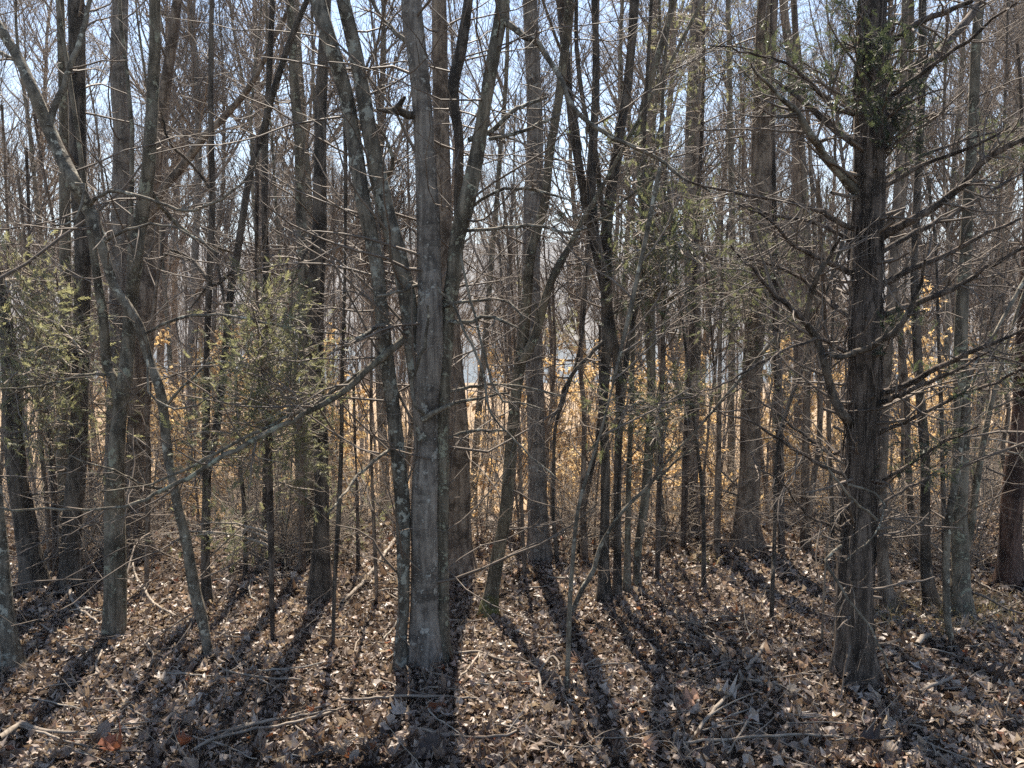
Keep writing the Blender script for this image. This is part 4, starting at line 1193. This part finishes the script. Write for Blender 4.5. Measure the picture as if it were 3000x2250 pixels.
for k, (px, py, D) in zip((0, 1, 1, 0, 3, 2, 0), [(1900, 1100, 8.4), (2640, 790, 9.6), (2650, 950, 9.0), (1590, 1050, 9.0), (1730, 1000, 9.2), (2080, 1200, 8.2), (2420, 1250, 8.4)]):
    x = (px - 1500) / F * D
    plant('beech_sapling', 'young beech still holding its dry orange tan leaves below the crest', 'sapling', 'leaf holding beech saplings below the crest', BEE[k], (x, D, float(gz(x, D))), g.uniform(0, 6.28), (pix(px, py, D)[2] - float(gz(x, D))) / (3.6, 4.6, 2.6, 6.0)[k],
          kinds=(None, 'stuff', 'stuff'), parts=('trunk', 'twigs', 'foliage'))

# far woods: too many and too far to count
fw = Bag()
n = 1500
y = np.concatenate([g.uniform(50, 150, 450), g.uniform(405, 900, n - 450)])
x = g.uniform(-1, 1, n) * (0.8 * y + 10)
col = 1500 + x / y * F
y = np.where((y < 160) & (col > 1330) & (col < 2250) & (g.random(n) < 0.8), g.uniform(410, 900, n), y)
z = gz(x, y)
Ht = g.uniform(11, 19, n)
m = 6
t = np.linspace(0, 1, m)
lean = g.normal(0, 0.05, (n, 2))
P = np.zeros((n, m, 3))
P[:, :, 0] = x[:, None] + lean[:, :1] * Ht[:, None] * t
P[:, :, 1] = y[:, None] + lean[:, 1:] * Ht[:, None] * t
P[:, :, 2] = z[:, None] + Ht[:, None] * t - 0.3
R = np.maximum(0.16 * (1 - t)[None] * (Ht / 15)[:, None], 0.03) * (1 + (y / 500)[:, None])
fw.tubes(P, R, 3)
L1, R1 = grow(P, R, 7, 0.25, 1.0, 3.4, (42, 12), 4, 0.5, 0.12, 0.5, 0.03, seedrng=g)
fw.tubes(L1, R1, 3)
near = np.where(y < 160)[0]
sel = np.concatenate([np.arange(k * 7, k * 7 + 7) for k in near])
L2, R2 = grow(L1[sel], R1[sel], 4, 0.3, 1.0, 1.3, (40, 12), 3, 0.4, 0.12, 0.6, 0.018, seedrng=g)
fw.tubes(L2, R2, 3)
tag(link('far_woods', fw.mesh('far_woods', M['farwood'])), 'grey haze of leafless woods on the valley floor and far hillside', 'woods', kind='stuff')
# ------------------------------------------------------------------ leaf litter, sticks, grass
def lobed(lobes, width, seed, fine=False):
    """dry leaf outline on both sides of a midrib, length 1"""
    g = np.random.default_rng(seed)
    n = 9 if fine else 4
    t = np.linspace(0, 1, n)
    env = np.sin(np.pi * np.clip(t * 0.92 + 0.06, 0, 1)) ** 0.7
    rib = np.stack([np.zeros(n), t, np.zeros(n)], 1)
    sides = []
    for s in (-1, 1):
        w = width * env * (1 + (0.42 if lobes else 0.06) * np.where(np.arange(n) % 2 == 0, -1, 1) * (1 if lobes else 0.5)) * g.uniform(0.85, 1.15, n)
        w[-1] = 0.02
        w[0] = 0.03
        sides.append(np.stack([s * w, t + (0.05 * np.where(np.arange(n) % 2 == 0, -1, 1) if lobes else 0), np.abs(w) * 0.25], 1))
    V = np.vstack([rib, sides[0], sides[1]])
    T = []
    for k in range(n - 1):
        T += [(k, k + 1, n + k + 1), (k, n + k + 1, n + k), (k, 2 * n + k + 1, k + 1), (k, 2 * n + k, 2 * n + k + 1)]
    V[:, 1] -= 0.5
    return V, np.array(T)


LEAVES = [lobed(True, 0.42, 1), lobed(True, 0.36, 2), lobed(False, 0.26, 3), lobed(False, 0.34, 4), lobed(True, 0.48, 5), lobed(False, 0.20, 6)]


def leaf_pose(V0, n, g, tilt=33, curl=1.0):
    TV = np.repeat(V0[None], n, 0).copy()
    X_, Y_ = TV[:, :, 0].copy(), TV[:, :, 1].copy()
    TV[:, :, 2] += curl * (g.normal(0.5, 1.0, n)[:, None] * X_ ** 2 + g.normal(0.2, 0.8, n)[:, None] * Y_ ** 2 + g.normal(0, 0.5, n)[:, None] * X_ * Y_) + g.normal(0, 0.03, X_.shape)
    yaw = g.uniform(0, 2 * np.pi, n)
    ax = g.normal(0, math.radians(tilt), n)
    ay = g.normal(0, math.radians(tilt), n)
    cz, sz = np.cos(yaw), np.sin(yaw)
    cx, sx = np.cos(ax), np.sin(ax)
    c2, s2 = np.cos(ay), np.sin(ay)
    o, i = np.zeros(n), np.ones(n)
    Rz = np.stack([np.stack([cz, -sz, o], 1), np.stack([sz, cz, o], 1), np.stack([o, o, i], 1)], 1)
    Rx = np.stack([np.stack([i, o, o], 1), np.stack([o, cx, -sx], 1), np.stack([o, sx, cx], 1)], 1)
    Ry = np.stack([np.stack([c2, o, s2], 1), np.stack([o, i, o], 1), np.stack([-s2, o, c2], 1)], 1)
    Rm = np.einsum('nij,njk,nkl->nil', Rx, Ry, Rz)
    return np.einsum('nij,nvj->nvi', Rm, TV)


def sample_ground(n, y0, y1, g, k=0.72, pad=0.8):
    """points spread over the seen wedge of ground"""
    y = np.sqrt(g.uniform(y0 ** 2, y1 ** 2, n))
    return g.uniform(-1, 1, n) * (k * y + pad), y


g = np.random.default_rng(77)
lit = Bag()
for (n, y0, y1, s0, s1) in [(34500, 2.5, 5.6, 0.018, 0.072), (23000, 5.4, 9.0, 0.026, 0.092), (6000, 8.6, 14.5, 0.06, 0.18)]:
    x, y = sample_ground(n, y0, y1, g)
    which = g.choice(len(LEAVES), n, p=[0.2, 0.2, 0.18, 0.15, 0.12, 0.15])
    for k, (LV0, LT0) in enumerate(LEAVES):
        s = np.where(which == k)[0]
        V = leaf_pose(LV0, len(s), g, 30, 1.15) * (s0 + (s1 - s0) * g.beta(1.3, 2.6, len(s)))[:, None, None]
        h = gz(x[s], y[s]) + g.uniform(0.003, 0.045, len(s))
        V += np.stack([x[s], y[s], h], 1)[:, None]
        T = (LT0[None] + (np.arange(len(s)) * len(LV0))[:, None, None]).reshape(-1, 3)
        # drifts of paler and darker leaves
        tint = np.clip(g.normal(0.46, 0.31, len(s)) + 0.22 * n2(x[s], y[s], 1.1, 4.0), 0.0, 0.945)
        red = g.random(len(s)) < 0.014
        tint = np.where(red, g.uniform(0.955, 1.0, len(s)), tint)
        lit.add(V.reshape(-1, 3), None, T, np.repeat(tint, len(LV0)))
# leaves drifted against the feet of the trees
for fx, fy, fr in FEET:
    if fy > 8.5:
        continue
    n = int(24 + 200 * fr)
    a_ = g.uniform(0, 2 * np.pi, n)
    q = fr * 1.15 + np.abs(g.normal(0, 0.09, n))
    x, y = fx + np.cos(a_) * q, fy + np.sin(a_) * q
    LV0, LT0 = LEAVES[int(g.integers(0, 6))]
    V = leaf_pose(LV0, n, g, 42) * g.uniform(0.04, 0.09, n)[:, None, None]
    V += np.stack([x, y, gz(x, y) + 0.015 + 0.06 * np.exp(-(q - fr) / 0.06) * g.random(n)], 1)[:, None]
    T = (LT0[None] + (np.arange(n) * len(LV0))[:, None, None]).reshape(-1, 3)
    lit.add(V.reshape(-1, 3), None, T, np.repeat(np.clip(g.normal(0.5, 0.24, n), 0, 0.94), len(LV0)))
tag(link('leaf_litter', lit.mesh('leaf_litter', M['litter'], smooth_shade=False, tint=True), ground), kind='stuff')

# the nearest leaves one by one
HL = []
for k in range(10):
    V0, T0 = lobed(k % 3 != 2, [0.45, 0.40, 0.24, 0.5, 0.36, 0.3, 0.44, 0.4, 0.2, 0.48][k], 20 + k, True)
    V = leaf_pose(V0, 1, np.random.default_rng(60 + k), 12, 1.3)[0]
    HL.append(mesh_from('fallen_leaf', V, [T0], M['leaf'], False))


def put_leaf(x, y, s, k, tilt=0.3, lift=0.03):
    o = link('fallen_leaf', HL[k], ground, (x, y, float(gz(x, y)) + lift))
    o.rotation_euler = (g.normal(0, tilt), g.normal(0, tilt), g.uniform(0, 6.28))
    o.scale = (s, s, s)
    return o


for (px, py, s) in [(1203, 2056, 0.15), (1172, 2106, 0.13), (1253, 2214, 0.13), (402, 1839, 0.13), (353, 2228, 0.10), (1300, 2035, 0.13), (2610, 2030, 0.14), (2900, 2000, 0.13), (2020, 2080, 0.13), (480, 2020, 0.13), (1570, 2215, 0.11), (2560, 2205, 0.12), (300, 2180, 0.12), (2120, 2060, 0.12)]:
    p = hit(px, py)
    put_leaf(p[0], p[1], s, int(g.integers(0, 10)), 0.35, 0.045)
for k in range(282):
    p = hit(g.uniform(-20, 3020), 2260 - 330 * g.random() ** 1.5)
    put_leaf(p[0], p[1], g.uniform(0.04, 0.072), int(g.integers(0, 10)), 0.42, g.uniform(0.025, 0.05))


# fallen sticks
def stick(label, pts, group='dead twigs lying on the leaves', name='fallen_twig', mat='stick', lift=0.03, forks=2, cat='twig'):
    P, R = [], []
    for (x, y, w) in pts:
        q = hit(x, y)
        q[2] = float(gz(q[0], q[1])) + lift + g.uniform(0, 0.02)
        P.append(q)
        R.append(max(0.0022, w * 0.5 / F * depth(q)))
    cur = catmull(np.hstack([np.array(P), np.array(R)[:, None]]), 0.05)
    cur[:, :3] += g.normal(0, 0.003, (len(cur), 3))
    base = np.array(P[0])
    b_ = Bag()
    Vv, Qq = trunk_geo(cur[:, :3], np.maximum(cur[:, 3], 0.0018), 7, 0, g, 0.1)
    b_.add(Vv - base, Qq)
    if forks:
        pr, rr = regular(cur[:, :3], cur[:, 3], 12)
        S, Q_ = grow(pr[None], rr[None], forks, 0.25, 0.95, 0.3, (38, 10), 5, 0.05, 0.10, 0.6, 0.0018, seedrng=g)
        Vt, Qt = tubes(S, Q_, 4)
        b_.add(Vt - base, Qt)
    o = link(name, b_.mesh(name, M[mat]), None, base)
    tag(o, label, cat, group)
    return o


S = [
    ('pale curved twig lying on the shaded leaves left of the leaning mottled tree', [(300, 1930, 6), (285, 1975, 7), (310, 2020, 8), (350, 2060, 8), (390, 2095, 5)]),
    ('long thin twig lying level below the foot of the leaning mottled tree', [(630, 1960, 5), (650, 1985, 6), (720, 2008, 7), (800, 2012, 6), (885, 2016, 4)]),
    ('short pale twig standing above the shaded leaves in the near corner', [(432, 1912, 5), (450, 1945, 6), (446, 1972, 5), (430, 2000, 3)]),
    ('straight stick lying across the shadow of the four stemmed tree', [(1000, 2080, 9), (1080, 2076, 9), (1200, 2072, 9), (1400, 2075, 6)]),
    ('wavy stick at the bottom edge below the shadow of the four stemmed tree', [(1205, 2158, 8), (1300, 2180, 9), (1450, 2186, 9), (1540, 2172, 8), (1640, 2215, 6), (1760, 2225, 4)]),
    ('arched stick touching the foot of the four stemmed tree', [(1205, 1985, 7), (1290, 1940, 9), (1400, 1932, 9), (1450, 1950, 8), (1500, 1965, 7), (1580, 1975, 4)]),
    ('bent twig pointing at the viewer beside the arched stick', [(1405, 1940, 6), (1370, 1985, 7), (1340, 2028, 5)]),
    ('long pale forked stick lying near the big cedar', [(2000, 2230, 11), (2060, 2150, 12), (2130, 2070, 12), (2170, 2022, 12), (2165, 1990, 8)]),
    ('thin twig running from the pale forked stick towards the cedar shadow', [(2172, 2024, 8), (2260, 2028, 7), (2330, 2060, 6), (2400, 2100, 4)]),
    ('broken stub of branch pointing up near the pale forked stick', [(2181, 1993, 12), (2210, 1955, 13), (2240, 1916, 14)]),
    ('pale stick lying in the sun past the cedar shadow', [(2690, 2052, 8), (2740, 2028, 11), (2791, 2006, 9)]),
    ('short thick pale branch piece in the sun past the big cedar', [(2687, 1911, 16), (2705, 1895, 17), (2723, 1880, 12)]),
    ('long red brown stick along the bottom edge below the big cedar', [(2000, 2216, 9), (2150, 2200, 9), (2362, 2187, 8), (2500, 2194, 7), (2640, 2192, 4)]),
    ('slanting stick leaning over the foot of the bent dark trunk', [(41, 1758, 8), (140, 1705, 8), (235, 1649, 6)]),
    ('pale bent dead stem beside the blackish trunk foot', [(199, 1672, 8), (203, 1726, 9), (221, 1789, 9), (294, 1848, 6)]),
    ('pale snaking twig right of the seamed grey trunk', [(389, 1667, 6), (400, 1705, 7), (420, 1740, 8), (452, 1789, 7), (515, 1830, 5)]),
    ('thick grey stick half under leaves in the near corner', [(0, 2200, 22), (60, 2160, 18), (140, 2178, 12), (260, 2172, 8), (420, 2160, 5)]),
    ('long thin stick crossing the near corner', [(40, 2155, 6), (150, 2190, 7), (260, 2215, 7), (420, 2240, 5)]),
    ('straight long stick of a loose bundle right of the near corner', [(560, 2235, 9), (700, 2170, 10), (820, 2135, 9), (960, 2090, 6)]),
    ('pale long stick of a loose bundle below the straight dark trunk', [(640, 2200, 8), (780, 2165, 9), (900, 2140, 9), (1010, 2100, 6)]),
    ('third stick of a loose bundle in the straight dark trunk shadow', [(600, 2190, 6), (740, 2150, 7), (880, 2128, 6), (990, 2110, 4)]),
    ('curved pale stick close to the bottom edge below the straight dark trunk', [(860, 2150, 8), (900, 2180, 8), (930, 2215, 6)]),
    ('fallen branch leaning from the four stemmed tree to the leaves', [(1000, 1790, 12), (1060, 1730, 12), (1120, 1650, 11), (1165, 1585, 9)]),
    ('fallen slim pole lying far back before the wide poplar', [(2045, 1611, 10), (2200, 1618, 10), (2384, 1622, 7)]),
    ('dead bent branch lying behind the foot of the mossy tree', [(1320, 1600, 12), (1370, 1545, 13), (1420, 1530, 13), (1480, 1552, 11), (1600, 1570, 8), (1740, 1620, 5)]),
    ('curved bare twig in the middle clearing', [(1640, 1990, 6), (1620, 1950, 8), (1580, 2000, 8), (1590, 2060, 5)]),
    ('dark crooked twig near the lone grey sapling', [(1690, 2100, 5), (1660, 2080, 6), (1640, 2020, 6), (1612, 1990, 4)]),
    ('fine grass like twig bundle strand below the pale forked stick', [(2130, 2245, 6), (2190, 2150, 7), (2250, 2080, 5)]),
    ('thin strand of twig arching over the pale forked stick', [(2060, 2180, 5), (2150, 2140, 6), (2280, 2200, 6), (2380, 2240, 4)]),
]
for lab, pts in S:
    stick(lab, pts, forks=2 if len(pts) > 3 else 0, lift=0.04)
for k in range(150):
    x = g.uniform(-50, 3050)
    y = g.uniform(1680, 2245)
    a = g.normal(0, 0.7)
    L = g.uniform(60, 260) * (y - 1200) / 900
    c = g.normal(0, 0.10)
    pts = [(x + math.cos(a) * L * t - math.sin(a) * L * c * math.sin(t * 3.1), y - 0.42 * math.sin(a) * L * t + L * c * 0.4 * math.sin(t * 3.1), w) for t, w in ((0, 4), (0.33, 5), (0.66, 4), (1, 2.5))]
    if min(p[1] for p in pts) < 1640:
        continue
    stick('small dead twig lying loose on the leaf litter', pts, 'small dead twigs on the leaf litter', forks=1 if k % 3 == 0 else 0, lift=0.035, mat='stick' if k % 4 else 'twig_pale')

# fine dead stems standing in the litter
ws = Bag()
n = 900
x, y = sample_ground(n, 2.8, 9.0, g)
P0 = np.stack([x, y, gz(x, y) - 0.02], 1)
d = np.stack([g.normal(0, 0.5, n), g.normal(0, 0.5, n), np.ones(n)], 1)
L = g.uniform(0.08, 0.45, n)
pts = [P0]
for k in range(5):
    d = d + g.normal(0, 0.16, d.shape)
    d /= np.linalg.norm(d, axis=1, keepdims=True)
    pts.append(pts[-1] + d * (L / 5)[:, None])
P = np.stack(pts, 1)
R = np.repeat(g.uniform(0.0013, 0.003, n)[:, None], 6, 1) * np.linspace(1, 0.5, 6)[None]
ws.tubes(P, R, 3)
S1, Q1 = grow(P, R, 2, 0.3, 1.0, 0.12, (45, 15), 4, 0.0, 0.15, 0.8, 0.001, seedrng=g)
ws.tubes(S1, Q1, 3)
tag(link('weed_stems', ws.mesh('weed_stems', M['stick'])), 'fine dead weed stems standing in the leaf litter', 'weeds', kind='stuff')

gr = Bag()
n = 700
cx = g.choice([2620, 2680, 2760, 2850, 2900, 2590, 2740, 2050, 2960, 2820], n) + g.normal(0, 34, n)
cyp = g.choice([1790, 1800, 1822, 1815, 1850, 1780], n) + g.normal(0, 14, n)
cyp = np.where(cx < 2200, 1655 + g.normal(0, 10, n), cyp)
P0 = np.array([hit(a_, b_) for a_, b_ in zip(cx, cyp)])
P0[:, 2] = gz(P0[:, 0], P0[:, 1])
d = np.stack([g.normal(0, 0.45, n), g.normal(0, 0.45, n), np.ones(n)], 1)
d /= np.linalg.norm(d, axis=1, keepdims=True)
L = g.uniform(0.06, 0.2, n)
sd = np.cross(d, np.stack([g.normal(size=n), g.normal(size=n), np.zeros(n)], 1))
sd = sd / np.linalg.norm(sd, axis=1, keepdims=True) * 0.0022
mid = P0 + d * (L * 0.55)[:, None]
tip = P0 + d * (L * 0.95)[:, None] + np.stack([d[:, 0] * L * 0.6, d[:, 1] * L * 0.6, -L * 0.12], 1)
V = np.stack([P0 - sd, P0 + sd, mid + sd, mid - sd, tip], 1)
T = (np.array([(0, 1, 2), (0, 2, 3), (3, 2, 4)])[None] + (np.arange(n) * 5)[:, None, None]).reshape(-1, 3)
gr.add(V.reshape(-1, 3), None, T, np.repeat(g.random(n), 5))
tag(link('grass', gr.mesh('grass', M['grass'], smooth_shade=False, tint=True)), 'thin green grass tufts round the trunks past the big cedar', 'grass', kind='stuff')

# ------------------------------------------------------------------ air: thin haze that greys the far hillside
hv = np.array([(-1050, -65, -26), (1050, -65, -26), (1050, 1520, -26), (-1050, 1520, -26), (-1050, -65, 150), (1050, -65, 150), (1050, 1520, 150), (-1050, 1520, 150)], float)
hq = np.array([(0, 3, 2, 1), (4, 5, 6, 7), (0, 1, 5, 4), (1, 2, 6, 5), (2, 3, 7, 6), (3, 0, 4, 7)])
hm = bpy.data.materials.new('haze_air')
hm.use_nodes = True
hn = hm.node_tree
hn.nodes.remove(hn.nodes['Principled BSDF'])
pv = hn.nodes.new('ShaderNodeVolumePrincipled')
pv.inputs['Color'].default_value = (0.86, 0.92, 1.0, 1)
pv.inputs['Density'].default_value = 0.0007
pv.inputs['Anisotropy'].default_value = 0.0
hn.links.new(pv.outputs[0], hn.nodes['Material Output'].inputs['Volume'])
tag(link('haze', mesh_from('haze', hv, [hq], hm, False)), 'thin pale air that greys the far hillside', 'haze', kind='stuff')
